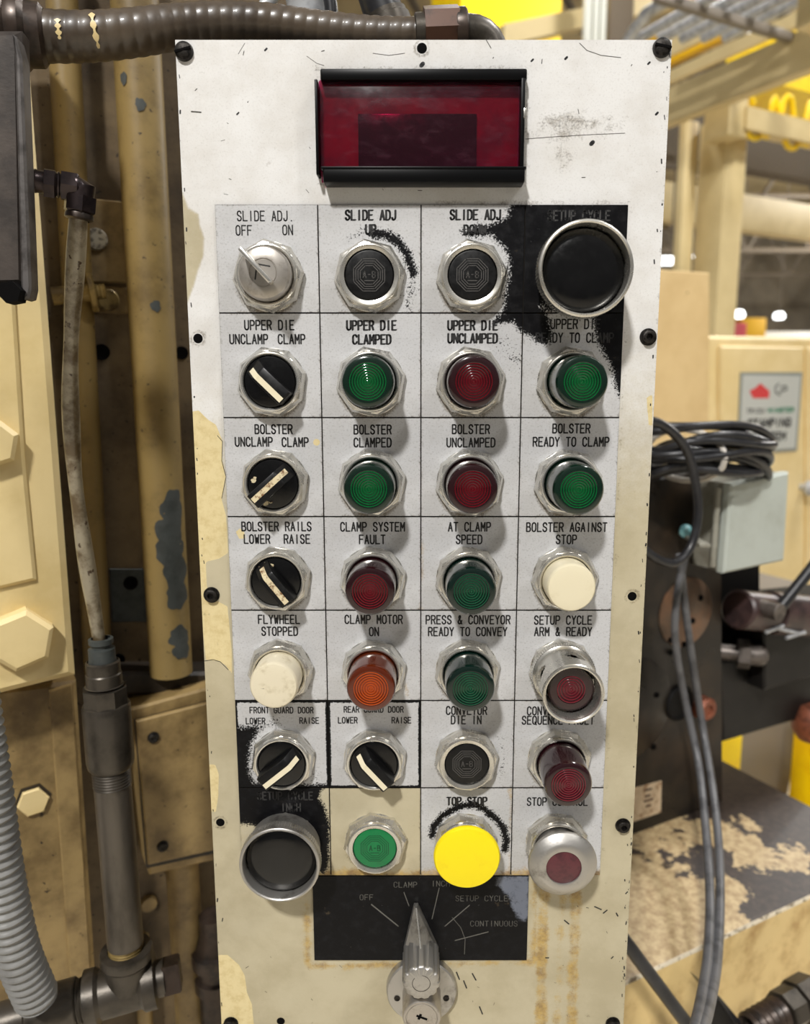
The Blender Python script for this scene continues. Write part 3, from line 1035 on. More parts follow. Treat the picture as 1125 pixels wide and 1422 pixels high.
def selector(r, c, label, ang, side, worn=0, H=9.0):
    """black selector: recessed disc, lever with a sloped pointer end and an ivory inlay along one side"""
    o = operator('selector_switch', r, c, label, 'selector switch', 'selector switches of the control panel')
    nut_part(o, .25, worn > 0)
    mb = MB()
    mb.add(*lathe([(14.4, 1.5), (14.4, 7.6), (13.9, 8.2), (13.2, 8.4), (0, 8.4)], 52))
    make(mb, 'knob_disc', M['black_gloss'], o)
    # lever profile along local x (pointer end +x), width in y
    prof = [(13.0, 8.2), (12.6, 9.4), (7.0, 16.6), (5.6, 17.2), (-12.6, 18.4), (-13.6, 17.8), (-13.9, 8.2)]
    y0, y1 = -4.6, 4.6
    mb = MB()
    n = len(prof)
    ins = .8
    v = [(x, y0, z) for x, z in prof] + [(x, y1, z) for x, z in prof]
    f = [tuple(range(n)), tuple(range(2 * n - 1, n - 1, -1))]
    for i in range(n):
        j = (i + 1) % n
        f.append((i, i + n, j + n, j))
    bm = bmesh.new()
    bv = [bm.verts.new(p) for p in v]
    for q in f:
        bm.faces.new([bv[i] for i in q])
    bmesh.ops.recalc_face_normals(bm, faces=bm.faces[:])
    bmesh.ops.bevel(bm, geom=[e for e in bm.edges if e.calc_face_angle(0) > .5], offset=.5, segments=2, affect='EDGES', profile=.5)
    bm.verts.index_update()
    mb.add([tuple(p.co) for p in bm.verts], [tuple(p.index for p in q.verts) for q in bm.faces])
    bm.free()
    lv = make(mb, 'lever', M['black_plastic'], o, 30, ang)
    # the inlay follows the lever's top and the sloped end
    ya, yb = (0.2, 3.4) if side > 0 else (-3.4, -.2)
    if worn:
        ya, yb = (-1.2, 2.0)
    mb = MB()
    path = [(11.6, 10.72), (6.9, 16.78), (5.6, 17.32), (-12.7, 18.47)]
    v, f = [], []
    for x, z in path:
        v += [(x, ya, z + .02), (x, yb, z + .02), (x, ya, z - .6), (x, yb, z - .6)]
    for i in range(len(path) - 1):
        a, b = i * 4, i * 4 + 4
        f += [(a, a + 1, b + 1, b), (a, b, b + 2, a + 2), (a + 1, a + 3, b + 3, b + 1)]
    f += [(0, 2, 3, 1), (12, 13, 15, 14)]
    mb.add(v, f)
    mb.v = [(p[0] / 1000, p[1] / 1000, p[2] / 1000) for p in mb.v]
    mb.build('ivory_inlay', M['ivory_worn'] if worn else M['ivory'], lv, smooth=False)
    if worn == 1:                                  # flakes of old paint on the disc
        mb = MB()
        for x, y, r_ in ((-11, 2.0, 1.6), (-10.2, 3.6, 1.0), (-4.5, -11.0, 1.9), (-1.5, -10.2, 1.2)):
            mb.add([(x + p[0] * (1 + .3 * math.sin(i * 2.3)), y + p[1] * .8, 8.5) for i, p in enumerate(ngon(9, r_))], [tuple(range(9))])
        make(mb, 'paint_flakes', M['ivory_worn'], o)
    if worn == 2:
        mb = MB()
        for x, y, r_ in ((-5, 10.5, 1.8), (-2.5, 9.6, 1.6), (-9, 8.5, .9)):
            mb.add([(x + p[0] * (1 + .3 * math.sin(i * 2.3)), y + p[1] * .8, 8.5) for i, p in enumerate(ngon(9, r_))], [tuple(range(9))])
        make(mb, 'paint_flakes', M['ivory_worn'], o)
    return o


def knurl(a, z, n=90, d=.016):
    return 1 + d * (1 if math.sin(a * n) > 0 else -1)


# row 1
ks = operator('key_switch', 0, 0, 'satin steel key switch with key in it under SLIDE ADJ OFF ON', 'key switch', None)
nut_part(ks, .1, True)
mb = MB()
mb.add(*lathe([(14.4, 2), (14.4, 12), (14.2, 14.5), (13.3, 16), (10.6, 17.2), (7.6, 17.4), (7.4, 16.9), (7.0, 16.9), (6.8, 17.4), (0, 17.4)], 56))
make(mb, 'barrel', M['steel_satin'], ks)
mb = MB()
arrow = [[(-4.4, -3.4), (-3.2, 4.4), (3.6, 3.2)], [(-3.4, 4.0), (4.0, -3.8)]]
strokes(mb, arrow, .8, 17.46)
make(mb, 'arrow_mark', M['black_line'], ks)
ky = MB()
ky.add(*box(-8.5, 14.5, -1.2, 1.2, 19.5, 30, .7))
ky.add(*box(-3.6, 3.6, -.9, .9, 15, 20, .3))
make(ky, 'key', M['nickel'], ks, 32, math.radians(132))

push_button(0, 1, 'black flush push button under SLIDE ADJ UP', M['black_plastic'])
push_button(0, 2, 'black flush push button under SLIDE ADJ DOWN', M['black_plastic'])


def big_button(r, c, label, rim_r, H, body_r, recess, knurl_z, capm, bodym):
    o = operator('guarded_push_button', r, c, label, 'push button', 'large guarded push buttons')
    nut_part(o, 0, True)
    mb = MB()
    k0, k1 = knurl_z
    prof = [(body_r, 5.0), (body_r + .2, 7.0), (rim_r - 1.0, k0 - 1.0), (rim_r - .4, k0)]
    mb.add(*lathe(prof, 96))
    mb.add(*lathe([(rim_r - .4, k0), (rim_r, k0 + .3), (rim_r, k1)], 360, lambda a, z: 1 + .010 * math.sin(a * 90)))
    mb.add(*lathe([(rim_r - .1, k1), (rim_r, k1 + .3), (rim_r - .1, H - .6), (rim_r - .7, H - .1), (rim_r - 1.3, H), (rim_r - 1.9, H - .5), (rim_r - 2.3, H - 2), (rim_r - 2.6, 8), (4, 8)], 96))
    make(mb, 'guard_ring', bodym, o)
    cr = rim_r - 3.0
    mb = MB()
    hz = H - recess
    mb.add(*lathe([(cr, 9), (cr, hz - 3.2), (cr - .6, hz - 2.2), (cr - 2.4, hz - 1.2), (cr * .6, hz - .25), (cr * .3, hz), (0, hz)], 72))
    make(mb, 'mushroom_cap', capm, o)
    return o


big_button(0, 3, 'large black button in silver guard ring at the top right, under SETUP CYCLE', 24.6, 33, 18.6, 5.0, (21, 30), M['black_gloss'], M['nickel_dirty'])

# row 2
selector(1, 0, 'black selector switch with clean ivory stripe under UPPER DIE UNCLAMP CLAMP', math.radians(136), 1)
pilot_light(1, 1, 'green', 'green pilot light under UPPER DIE CLAMPED')
pilot_light(1, 2, 'red', 'dark red pilot light under UPPER DIE UNCLAMPED')
pilot_light(1, 3, 'green', 'green pilot light under UPPER DIE READY TO CLAMP', 33)
# row 3
selector(2, 0, 'black selector switch with chipped ivory stripe pointing up right under BOLSTER UNCLAMP CLAMP', math.radians(42), 1, 1)
pilot_light(2, 1, 'green', 'green pilot light under BOLSTER CLAMPED')
pilot_light(2, 2, 'red', 'dark red pilot light under BOLSTER UNCLAMPED')
pilot_light(2, 3, 'green', 'green pilot light under BOLSTER READY TO CLAMP', 33)
# row 4
selector(3, 0, 'black selector switch with rust stained peeling stripe under BOLSTER RAILS LOWER RAISE', math.radians(129), 1, 2)
pilot_light(3, 1, 'red', 'dark red pilot light under CLAMP SYSTEM FAULT')
pilot_light(3, 2, 'teal', 'deep green pilot light under AT CLAMP SPEED')
white_light(3, 3, 'ivory pilot light under BOLSTER AGAINST STOP', M['ivory'], 23)
# row 5
white_light(4, 0, 'grubby ivory pilot light under FLYWHEEL STOPPED', M['ivory_dirty'], 26)
pilot_light(4, 1, 'amber', 'amber pilot light under CLAMP MOTOR ON')
pilot_light(4, 2, 'teal', 'deep green pilot light under PRESS & CONVEYOR READY TO CONVEY')

gl = operator('guarded_pilot_light', 4, 3, 'red pilot light inside a slotted metal tube under SETUP CYCLE ARM & READY', 'pilot light', 'pilot lights of the control panel')
nut_part(gl, .1, True)
mb = MB()
mb.add(*lathe([(18.6, 4), (18.8, 4.4), (18.8, 9.6)], 320, lambda a, z: 1 + .012 * math.sin(a * 80)))
mb.add(*lathe([(18.6, 9.6), (17.6, 10.4), (17.0, 11.2)], 64))
# the tube wall with four oval openings
seg, zn = 96, 20
zs = [11.2 + (36.0 - 11.2) * i / zn for i in range(zn + 1)]
v, f = [], []
for rr in (17.0, 15.3):
    for z in zs:
        t = (z - 11.2) / 24.8
        R = rr - .9 * math.sin(t * math.pi * .9) * .5
        v += [(R * math.cos(2 * math.pi * i / seg), R * math.sin(2 * math.pi * i / seg), z) for i in range(seg)]
half = (zn + 1) * seg


def opening(i, j):
    a = (i + .5) / seg * 4 + .5
    da = ((a % 1) - .5) / 4 * 2 * math.pi * 16.5
    dz = 11.2 + (36 - 11.2) * (j + .5) / zn - 19.5
    return (da / 6.2) ** 2 + (dz / 4.3) ** 2 < 1


for j in range(zn):
    for i in range(seg):
        i2 = (i + 1) % seg
        q = (j * seg + i, j * seg + i2, (j + 1) * seg + i2, (j + 1) * seg + i)
        if opening(i, j):
            for (ii, jj, e) in ((i, j - 1, (q[0], q[1])), (i2, j, (q[1], q[2])), (i, j + 1, (q[2], q[3])), ((i - 1) % seg, j, (q[3], q[0]))):
                if not opening(ii, jj):
                    f.append((e[0], e[1], e[1] + half, e[0] + half))
            continue
        f.append(q)
        f.append(tuple(k + half for k in q[::-1]))
mb.add(v, f)
mb.add(*lathe([(16.72, 36.0), (17.3, 36.4), (17.5, 37.2), (17.1, 38.0), (16.3, 38.2), (15.5, 37.7), (15.05, 36.0)], 72))
make(mb, 'slotted_guard', M['nickel_dirty'], gl, 35, -.26)
A, B = M['dull_red']
H = 31
mb = MB()
mb.add(*lathe([(13.6, 3), (13.4, H - 2), (13.0, H - .8), (12.0, H - .1), (8.6, H)], 56))
make(mb, 'lens', A, gl)
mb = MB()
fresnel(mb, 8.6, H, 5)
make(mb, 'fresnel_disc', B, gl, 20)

# row 6
selector(5, 0, 'black selector switch pointing up right under FRONT GUARD DOOR LOWER RAISE', math.radians(38), -1)
selector(5, 1, 'black selector switch pointing up left under REAR GUARD DOOR LOWER RAISE', math.radians(133), 1)
push_button(5, 2, 'black flush push button under CONVEYOR DIE IN', M['black_plastic'])
pilot_light(5, 3, 'dull_red', 'purplish red pilot light under SEQUENCE FAULT', 33)

# row 7
big_button(6, 0, 'large black button in silver guard ring at the lower left, under SETUP CYCLE INCH', 24.2, 25.5, 22.0, 4.0, (17.5, 22.5), M['black_gloss'], M['zinc'])
push_button(6, 1, 'green flush push button at the lower left of the yellow mushroom button', M['green_cap'])
mbtn = operator('mushroom_button', 6, 2, 'yellow mushroom push button under TOP STOP', 'push button', None)
nut_part(mbtn, .2, True)
mb = MB()
mb.add(*lathe([(11, 1), (11, 12), (17, 13), (19.6, 14.2), (20.3, 15.6), (20.2, 17.0), (19.4, 18.2), (15, 18.9), (0, 19.2)], 64))
make(mb, 'mushroom_cap', M['yellow_plastic'], mbtn)
st = operator('stop_button', 6, 3, 'grey metal pull knob with plum centre under STOP CONTROL', 'push button', None)
nut_part(st, .3, True)
mb = MB()
mb.add(*lathe([(13.6, 1), (13.6, 12), (12.6, 13), (12.6, 17), (19.6, 21), (20.7, 22.2), (20.7, 23.2), (20.2, 24.0), (15.5, 27.0), (14.2, 27.6), (11.2, 27.9), (10.6, 27.7), (10.4, 27.0)], 72))
make(mb, 'metal_knob', M['zinc'], st)
mb = MB()
mb.add(*lathe([(10.4, 25), (10.4, 26.9), (10.0, 27.1), (0, 27.3)], 48))
make(mb, 'plum_insert', M['plum_cap'], st)

# ------------------------------------------------------------------ black mode plate and the rotary selector at the bottom
bx0, bx1, bz0, bz1 = -66.8, 70.6, -369.0, -309.3


def mode_fields(X, Z):
    z = np.zeros(X.shape)
    wear = soft(sd_poly(X, Z, px_poly([(690, 1214), (736, 1214), (735, 1270), (728, 1278), (716, 1272), (708, 1258), (704, 1244), (696, 1232), (688, 1228)])), 5) * .8
    return dict(ink=np.ones(X.shape), beige=z, cream=z, rust=z, dirt=z, wear=wear)


mode = stained_plate('mode_plate', bx0, bx1, bz0, bz1, 1.0, 1.0, mode_fields, M['plate_silver'], M['plate_edge'], None, None, (bx0 + bx1) / 2, (bz0 + bz1) / 2)
mode.location = MW((bx0 + bx1) / 2, (bz0 + bz1) / 2, 0)
mode.rotation_euler = PANEL_ROT
tag(mode, 'wide black engraved plate behind the pointer knob reading OFF CLAMP INCH SETUP CYCLE CONTINUOUS', 'legend plate')
mb = MB()
mcx, mcz = (bx0 + bx1) / 2, (bz0 + bz1) / 2
for s, px, py in (('OFF', 509, 1246), ('CLAMP', 563, 1228.5), ('INCH', 612, 1227), ('SETUP CYCLE', 669, 1247.5), ('CONTINUOUS', 686, 1282.5)):
    x, z = PM(px, py, 1)
    letters(mb, s, x - mcx, z - mcz, 3.1, 3.7, .36, 1.07)


def mline(pts, w):
    strokes(mb, [[(PM(*p, 1)[0] - mcx, PM(*p, 1)[1] - mcz) for p in pts]], w, 1.06)


mline([(516, 1256), (553, 1286)], .8)
mline([(561, 1239), (568, 1258)], .55)
mline([(610, 1233), (600, 1276)], .5)
mline([(652, 1257), (618, 1286)], .6)
mline([(678, 1294), (632, 1306)], .6)
mline([(628, 1274), (640, 1288), (646, 1304), (645, 1325)], .3)
mb.v = [(p[0] / 1000, p[1] / 1000, p[2] / 1000) for p in mb.v]
mb.build('lettering', M['letter_faint'], mode, smooth=False)

KX, KZ = 2.2, -357.0
kn = empty('pointer_knob', MW(KX, KZ, 1.0), 'cast metal fluted pointer knob pointing at CLAMP on the black plate', 'selector knob', rot=PANEL_ROT)
mb = MB()
mb.add(*lathe([(11.6, 8), (11.6, 12), (11.4, 32.0), (11.0, 33.2), (10.2, 33.8), (0, 33.8)], 160, lambda a, z: 1 - .075 * max(0.0, math.sin(a * 11)) ** .7))
make(mb, 'fluted_body', M['zinc'], kn, 40)
mb = MB()
strokes(mb, [[(5.4 * math.cos(t / 18 * math.pi * 1.7 + 2.4), 5.4 * math.sin(t / 18 * math.pi * 1.7 + 2.4)) for t in range(19)]], .35, 33.9)
make(mb, 'circle_mark', M['scratch'], kn)
mb = MB()                                         # pointer: a ridged wedge from the body to the tip
tip = (-3.2, 29.5, 2.5)
A_ = [(-11.2, -2, 0.3), (-11.0, 1, 10), (0, 10.0, 18.5), (11.0, 1, 10), (11.2, -2, 0.3)]
v = A_ + [(tip[0] - 1.3, tip[1], .6), (tip[0] - .9, tip[1] + .3, 4.2), (tip[0], tip[1] + .9, 6.2), (tip[0] + .9, tip[1] + .3, 4.2), (tip[0] + 1.3, tip[1], .6)]
f = [(0, 1, 6, 5), (1, 2, 7, 6), (2, 3, 8, 7), (3, 4, 9, 8), (5, 6, 7, 8, 9), (4, 3, 2, 1, 0), (0, 5, 9, 4)]
mb.add(v, [q[::-1] for q in f])
make(mb, 'pointer', M['zinc'], kn, 20)
mb = MB()
strokes(mb, [[(tip[0], tip[1]), (tip[0] + .9, tip[1] - 7)], ], .01, 0)
mb = MB()
mb.add(*tube([(tip[0] + .1, tip[1] + .6, 6.3), (-1.6, 20, 12.4), (-.2, 10.5, 18.8)], .75, 8))
make(mb, 'ridge', M['nickel_dirty'], kn)
lk = empty('key_lock', MW(2.6, -389.0, 0), 'round metal key lock below the pointer knob', 'lock', rot=PANEL_ROT)
mb = MB()
mb.add(*lathe([(23, 0), (23, 2), (22.6, 4.5), (21.8, 5.4), (12.5, 6.2), (12, 6.2)], 72))
make(mb, 'flange', M['zinc'], lk)
for s in (-1, 1):
    mb = MB()
    mb.add(*lathe([(2.0, 0), (2.0, .3), (1.2, .4), (0, .1)], 20))
    o = make(mb, 'screw', M['screw'], lk)
    o.location = (s * .0158, -.0035, .0060)
mb = MB()
mb.add(*lathe([(12.3, 6), (12.0, 24), (11.6, 25.2), (10.9, 25.6), (10.0, 25.4), (9.7, 24.9), (9.3, 24.9), (9.1, 25.3), (0, 25.3)], 56))
bar = make(mb, 'barrel', M['steel_satin'], lk)
mb = MB()
mb.add(*box(-3.6, 3.6, -.7, .7, 25, 25.45, .05))
mb.add(*box(-2.2, -.6, -2.0, 2.0, 25, 25.44, .05))
mb.v = [(p[0] / 1000, p[1] / 1000, p[2] / 1000) for p in mb.v]
o = mb.build('keyway', M['hole'], bar)
o.rotation_euler = (0, 0, -.4)
# ------------------------------------------------------------------ the press behind, on the left
PHI_L = math.radians(30)
EL = Vector((math.cos(PHI_L), math.sin(PHI_L), 0))            # along the press wall, receding to the right
NL = Vector((math.sin(PHI_L), -math.cos(PHI_L), 0))           # out of the wall, towards the viewer
UP = Vector((0, 0, 1))

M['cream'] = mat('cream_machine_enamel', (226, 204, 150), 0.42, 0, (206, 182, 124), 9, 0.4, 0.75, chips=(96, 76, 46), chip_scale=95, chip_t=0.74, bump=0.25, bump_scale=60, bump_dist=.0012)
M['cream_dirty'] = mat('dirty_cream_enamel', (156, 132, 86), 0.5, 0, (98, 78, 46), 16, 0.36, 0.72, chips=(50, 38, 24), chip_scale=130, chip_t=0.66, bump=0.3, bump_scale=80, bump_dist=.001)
M['cream_wall'] = mat('grimy_shaded_press_wall', (116, 98, 70), 0.6, 0, (72, 58, 39), 13, 0.36, 0.7, chips=(38, 30, 20), chip_scale=150, chip_t=0.64, bump=0.35, bump_scale=90, bump_dist=.001)  # real grime, darkened further to stand in for the recess's shade
M['cream_pipe'] = mat('chipped_cream_pipe', (136, 115, 70), 0.45, 0, (100, 82, 48), 20, 0.42, 0.75, chips=(62, 50, 34), chip_scale=170, chip_t=0.655, bump=0.2, bump_scale=70, bump_dist=.001)  # pipe tone pulled down as well, painting in the dim recess
M['bare_patch'] = mat('peeled_grey_primer', (62, 66, 64), 0.6, 0, (48, 52, 50), 80)
M['dark_gap'] = mat('oily_dark_metal', (46, 37, 26), 0.55, 0, (24, 19, 14), 40)
M['hose_brown'] = mat('brown_armoured_hose', (84, 72, 58), 0.4, 0, (58, 48, 38), 30, 0.4, 0.7, coat=.25, rough_var=.2)
M['hose_end'] = mat('dark_brown_fitting', (66, 54, 46), 0.4, 0.4, (40, 34, 30), 60, rough_var=.2)
M['copper_brown'] = mat('brown_hex_fitting', (92, 62, 46), 0.4, 0.1, (66, 46, 36), 60)
M['box_steel'] = mat('dark_grey_brown_steel', (74, 66, 60), 0.5, 0.3, (52, 46, 42), 30, bump=.2, bump_scale=300)
M['flange_edge'] = mat('grey_flange_edge', (96, 92, 90), 0.45, 0.3, (62, 58, 56), 60)
M['elbow'] = mat('bronzed_elbow_fitting', (62, 52, 52), 0.3, 0.6, (40, 34, 36), 60)
M['tube_clear'] = mat('stained_translucent_tube', (150, 140, 118), 0.3, 0, (92, 76, 52), 40, 0.42, 0.62, coat=.3, chips=(70, 52, 34), chip_scale=140, chip_t=.63)
M['pipe_steel'] = mat('dull_steel_pipe', (98, 91, 82), 0.42, 0.5, (64, 58, 50), 26, 0.4, 0.7, stretch=(1, 1, .35), bump=.2, bump_scale=200)
M['pipe_dark'] = mat('oily_iron_fitting', (78, 72, 64), 0.38, 0.5, (42, 38, 32), 30, 0.4, 0.7, bump=.35, bump_scale=160)
M['conduit_grey'] = mat('grey_corrugated_plastic', (128, 127, 124), 0.42, 0, (102, 100, 97), 30, 0.5, .8)
M['brass'] = mat('dirty_brass', (150, 128, 78), 0.45, 0.4, (84, 68, 40), 60)
M['bolt_pale'] = mat('pale_painted_bolt', (168, 160, 142), 0.5, 0, (96, 88, 74), 220, 0.45, 0.6)


def wall_at(px, py, Y):
    return W(px, py, Y)


CP = W(105, 940, .13)                             # a point of the cover's face
BP = CP - NL * .13                                # a point of the wall behind


def cov(px, py, off=0.0):
    return WP(px, py, CP + NL * off, NL)


def bck(px, py, off=0.0):
    return WP(px, py, BP + NL * off, NL)


def frame_matrix(origin, e, n):
    """local x along e, local y up, local z out along n"""
    m = Matrix((( e.x, 0, n.x, origin.x), (e.y, 0, n.y, origin.y), (0, 1, 0, origin.z), (0, 0, 0, 1)))
    return m


def plate_from_px(name, pts, plane, thick, material, parent=None, bev=.002, origin=None):
    """a slab whose front outline is the given pixels seen on a plane (plane(px, py) -> point)"""
    P = [plane(*p) for p in pts]
    e, n = EL, NL
    o = origin or P[0]
    loc = [((p - o).dot(e), (p - o).dot(UP)) for p in P]
    area = sum(a[0] * b[1] - b[0] * a[1] for a, b in zip(loc, loc[1:] + loc[:1]))
    if area < 0:
        loc.reverse()
    v, f = prism(loc, -thick, 0, bev=bev)
    ob = mesh_obj(name, v, f, material, parent, angle=30)
    ob.matrix_world = frame_matrix(o, e, n)
    return ob


def hexbolt(name, p, r, h, m, parent, n=6, ph=.2, dome=.15):
    v, f = prism(ngon(n, r, ph), 0, h, bev=r * dome)
    o = mesh_obj(name, v, f, m, parent, angle=25)
    return o


# the lit cream cover on the far left
root = empty('machine_cover', cov(60, 940), 'cream enamelled machine cover with big painted hex bolts at the left edge', 'machine cover')
root.matrix_world = frame_matrix(cov(60, 940), EL, NL)
bpy.context.view_layer.update()


def under(root, o):
    mw = o.matrix_world.copy()
    o.parent = root
    o.matrix_parent_inverse = root.matrix_world.inverted()
    o.matrix_basis = mw
    return o


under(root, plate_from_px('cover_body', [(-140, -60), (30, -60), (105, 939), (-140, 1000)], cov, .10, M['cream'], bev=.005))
under(root, plate_from_px('raised_panel', [(-140, 400), (20, 400), (35, 640), (51, 806), (0, 818), (-140, 850)], lambda x, y: cov(x, y, .004), .006, M['cream'], bev=.0025))
for px, py, r in ((-14, 614, .0190), (28, 884, .0235)):
    p = cov(px, py, 0)
    v, f = prism(ngon(6, r, .3), 0, .014, bev=.003)
    o = mesh_obj('hex_bolt', v, f, M['cream'], angle=25)
    o.matrix_world = frame_matrix(p, EL, NL)
    under(root, o)

# the lower cover, set back
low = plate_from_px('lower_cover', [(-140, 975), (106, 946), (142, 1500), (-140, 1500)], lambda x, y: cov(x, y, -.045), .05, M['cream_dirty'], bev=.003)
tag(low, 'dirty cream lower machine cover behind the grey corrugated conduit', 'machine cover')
bpy.context.view_layer.update()
o = plate_from_px('seam_strip', [(68, 960), (100, 950), (136, 1500), (108, 1500)], lambda x, y: cov(x, y, -.0415), .0034, M['cream_dirty'], bev=.001)
under(low, o)
v, f = prism(ngon(6, .0125, .1), 0, .004, bev=.001)
o = mesh_obj('hex_bolt', v, f, M['cream'], angle=25)
o.matrix_world = frame_matrix(cov(46, 1112, -.045), EL, NL)
under(low, o)
v, f = prism(ngon(6, .0142, .1), 0, .0006)
o = mesh_obj('bolt_recess', v, f, M['dark_gap'], angle=25)
o.matrix_world = frame_matrix(cov(46, 1110, -.0448), EL, NL)
under(low, o)

# the press wall at the back with its holes, pads and ledge
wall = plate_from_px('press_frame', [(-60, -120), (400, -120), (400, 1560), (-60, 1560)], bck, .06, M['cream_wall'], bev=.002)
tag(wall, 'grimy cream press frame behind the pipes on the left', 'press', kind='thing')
bpy.context.view_layer.update()
o = plate_from_px('mounting_pad', [(112, 274), (176, 280), (180, 392), (112, 392)], lambda x, y: bck(x, y, .006), .006, M['cream_dirty'], bev=.001)
under(wall, o)
o = plate_from_px('mounting_pad', [(96, 392), (180, 400), (182, 436), (96, 432)], lambda x, y: bck(x, y, .003), .003, M['cream_dirty'], bev=.001)
under(wall, o)
o = plate_from_px('grey_pad', [(152, 790), (206, 790), (208, 864), (156, 864)], lambda x, y: bck(x, y, .002), .002, M['bare_patch'], bev=.0006)
under(wall, o)
for px, py, r in ((141, 489, .0058), (181, 809, .0056), (252, 490, .005), (164, 916, .005)):
    mb = MB()
    mb.add(*lathe([(0, .0022), (r * .9, .0022), (r, .0026), (r * 1.2, .0026), (r * 1.25, 0)], 24))
    o = mb.build('bolt_hole', M['hole'])
    o.matrix_world = frame_matrix(bck(px, py, 0), EL, NL)
    under(wall, o)
o = plate_from_px('ledge', [(150, 934), (330, 934), (330, 966), (150, 966)], lambda x, y: bck(x, y, .035), .035, M['dark_gap'], bev=.003)
under(wall, o)
mb = MB()
mb.add(*lathe([(.0095, 0), (.0095, .004), (.0085, .0055), (0, .006)], 28))
for i in range(6):
    a = i / 6 * 2 * math.pi
    strokes(mb, [[(.0058 * math.cos(a), .0058 * math.sin(a)), (.0058 * math.cos(a + .3), .0058 * math.sin(a + .3))]], .0018, .0060)
o = mb.build('round_bolt', M['bolt_pale'])
o.matrix_world = frame_matrix(bck(133, 333, .006), EL, NL)
under(wall, o)
mb = MB()
mb.add(*lathe([(.0085, 0), (.0085, .004), (.0075, .0055), (0, .006)], 28))
o = mb.build('round_bolt', M['cream_dirty'])
o.matrix_world = frame_matrix(bck(206, 1253, 0), EL, NL)
under(wall, o)


def vpipe(name, px_top, py_top, px_bot, py_bot, off, r, material, label, cat, seg=32):
    a, b = bck(px_top, py_top, off), bck(px_bot, py_bot, off)
    v, f = tube([a, a.lerp(b, .5), b], r, seg)
    o = mesh_obj(name, v, f, material)
    if label:
        tag(o, label, cat)
    return o


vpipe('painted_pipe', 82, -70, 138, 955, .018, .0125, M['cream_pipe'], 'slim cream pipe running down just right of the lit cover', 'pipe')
r0 = empty('painted_pipe', bck(238, 930, .03), 'thick cream pipe with peeled grey patches left of the panel', 'pipe')
bpy.context.view_layer.update()
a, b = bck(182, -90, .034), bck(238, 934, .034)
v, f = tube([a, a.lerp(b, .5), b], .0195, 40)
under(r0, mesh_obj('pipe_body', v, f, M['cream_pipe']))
# peeled patches lie on the pipe's round side
axis = (b - a).normalized()


def pipe_patch(px, py, w, h, seed):
    q = bck(px, py, .034 + .0195)
    t = (q - a).dot(axis)
    rng = random.Random(seed)
    c0 = a + axis * t
    side = axis.cross(NL).normalized()
    ang0 = math.atan2((q - c0).dot(side), (q - c0).dot(NL))
    mb = MB()
    n = 28
    ring, mid = [], []
    for i in range(n):
        th = 2 * math.pi * i / n
        k = 1 + .10 * math.sin(3 * th + seed) + .08 * math.sin(6 * th + seed * 2) + rng.uniform(-.05, .05)
        rr_ = .0197 + .00006 * seed
        for lst, s in ((ring, 1), (mid, .5)):
            an = ang0 + w / .0195 * k * s * math.cos(th)
            lst.append(c0 + axis * (h * k * s * math.sin(th)) + (NL * math.cos(an) + side * math.sin(an)) * rr_)
    cen = c0 + (NL * math.cos(ang0) + side * math.sin(ang0)) * (.0197 + .00006 * seed)
    v = ring + mid + [cen]
    f = []
    for i in range(n):
        j = (i + 1) % n
        f += [(i, j, n + j, n + i), (n + i, n + j, 2 * n)]
    under(r0, mesh_obj('peeled_patch', v, f, M['bare_patch']))


for i, (px, py, w, h) in enumerate(((241, 706, .0110, .017), (237, 738, .0125, .017), (238, 768, .0135, .016), (246, 796, .0125, .017), (248, 826, .0110, .014), (250, 884, .0100, .010), (254, 902, .0090, .010), (216, 425, .0042, .0048), (161, 103, .003, .005), (195, 145, .004, .005))):
    pipe_patch(px, py, w, h, i + 1)
vpipe('painted_pipe', 252, 1190, 272, 1500, .030, .0160, M['cream_dirty'], 'cream pipe coming out below the small cream box', 'pipe')
vpipe('thin_pipe', 196, 1300, 206, 1500, .014, .0075, M['cream_dirty'], 'thin cream pipe behind the cast iron tee', 'pipe')

# cream junction box with a screwed cover
jb = plate_from_px('junction_box', [(180, 985), (330, 944), (332, 1188), (208, 1216)], lambda x, y: bck(x, y, .055), .055, M['cream_dirty'], bev=.002)
tag(jb, 'small dirty cream junction box with a two screw cover, left of the panel', 'junction box')
bpy.context.view_layer.update()
o = plate_from_px('box_cover', [(189, 1002), (330, 966), (330, 1174), (206, 1202)], lambda x, y: bck(x, y, .060), .005, M['cream_dirty'], bev=.0012)
under(jb, o)
o2 = plate_from_px('cover_gasket', [(186, 999), (331, 962), (331, 1178), (203, 1206)], lambda x, y: bck(x, y, .0556), .0005, M['dark_gap'], bev=0)
under(jb, o2)
for px, py in ((213, 1024), (226, 1175)):
    mb = MB()
    mb.add(*lathe([(.0055, 0), (.005, .002), (.003, .003), (.0015, .0022), (0, .0022)], 20))
    s = mb.build('screw', M['screw'])
    s.matrix_world = frame_matrix(bck(px, py, .060), EL, NL)
    under(jb, s)

# dark cable gland that shows between box and panel
p = bck(298, 1320, .05)
mb = MB()
mb.add(*lathe([(.017, -.05), (.017, -.012), (.021, -.010), (.021, .002), (.0175, .004), (.0175, .016), (.023, .018), (.023, .032), (.019, .034), (.014, .05), (.014, .07), (0, .071)], 24))
g = mb.build('cable_gland', M['hose_end'])
g.location = p - Vector((0, 0, .03))
tag(g, 'dark cable gland half hidden behind the lower left panel edge', 'cable gland')

# ------------------------------------------------------------------ the dark box at the upper left and its elbow, tube and pipes
BXP = W(44, 300, -.01)
EB, NB = Vector((math.cos(math.radians(8)), math.sin(math.radians(8)), 0)), Vector((math.sin(math.radians(8)), -math.cos(math.radians(8)), 0))


def bxp(px, py, off=0.0):
    return WP(px, py, BXP + NB * off, NB)


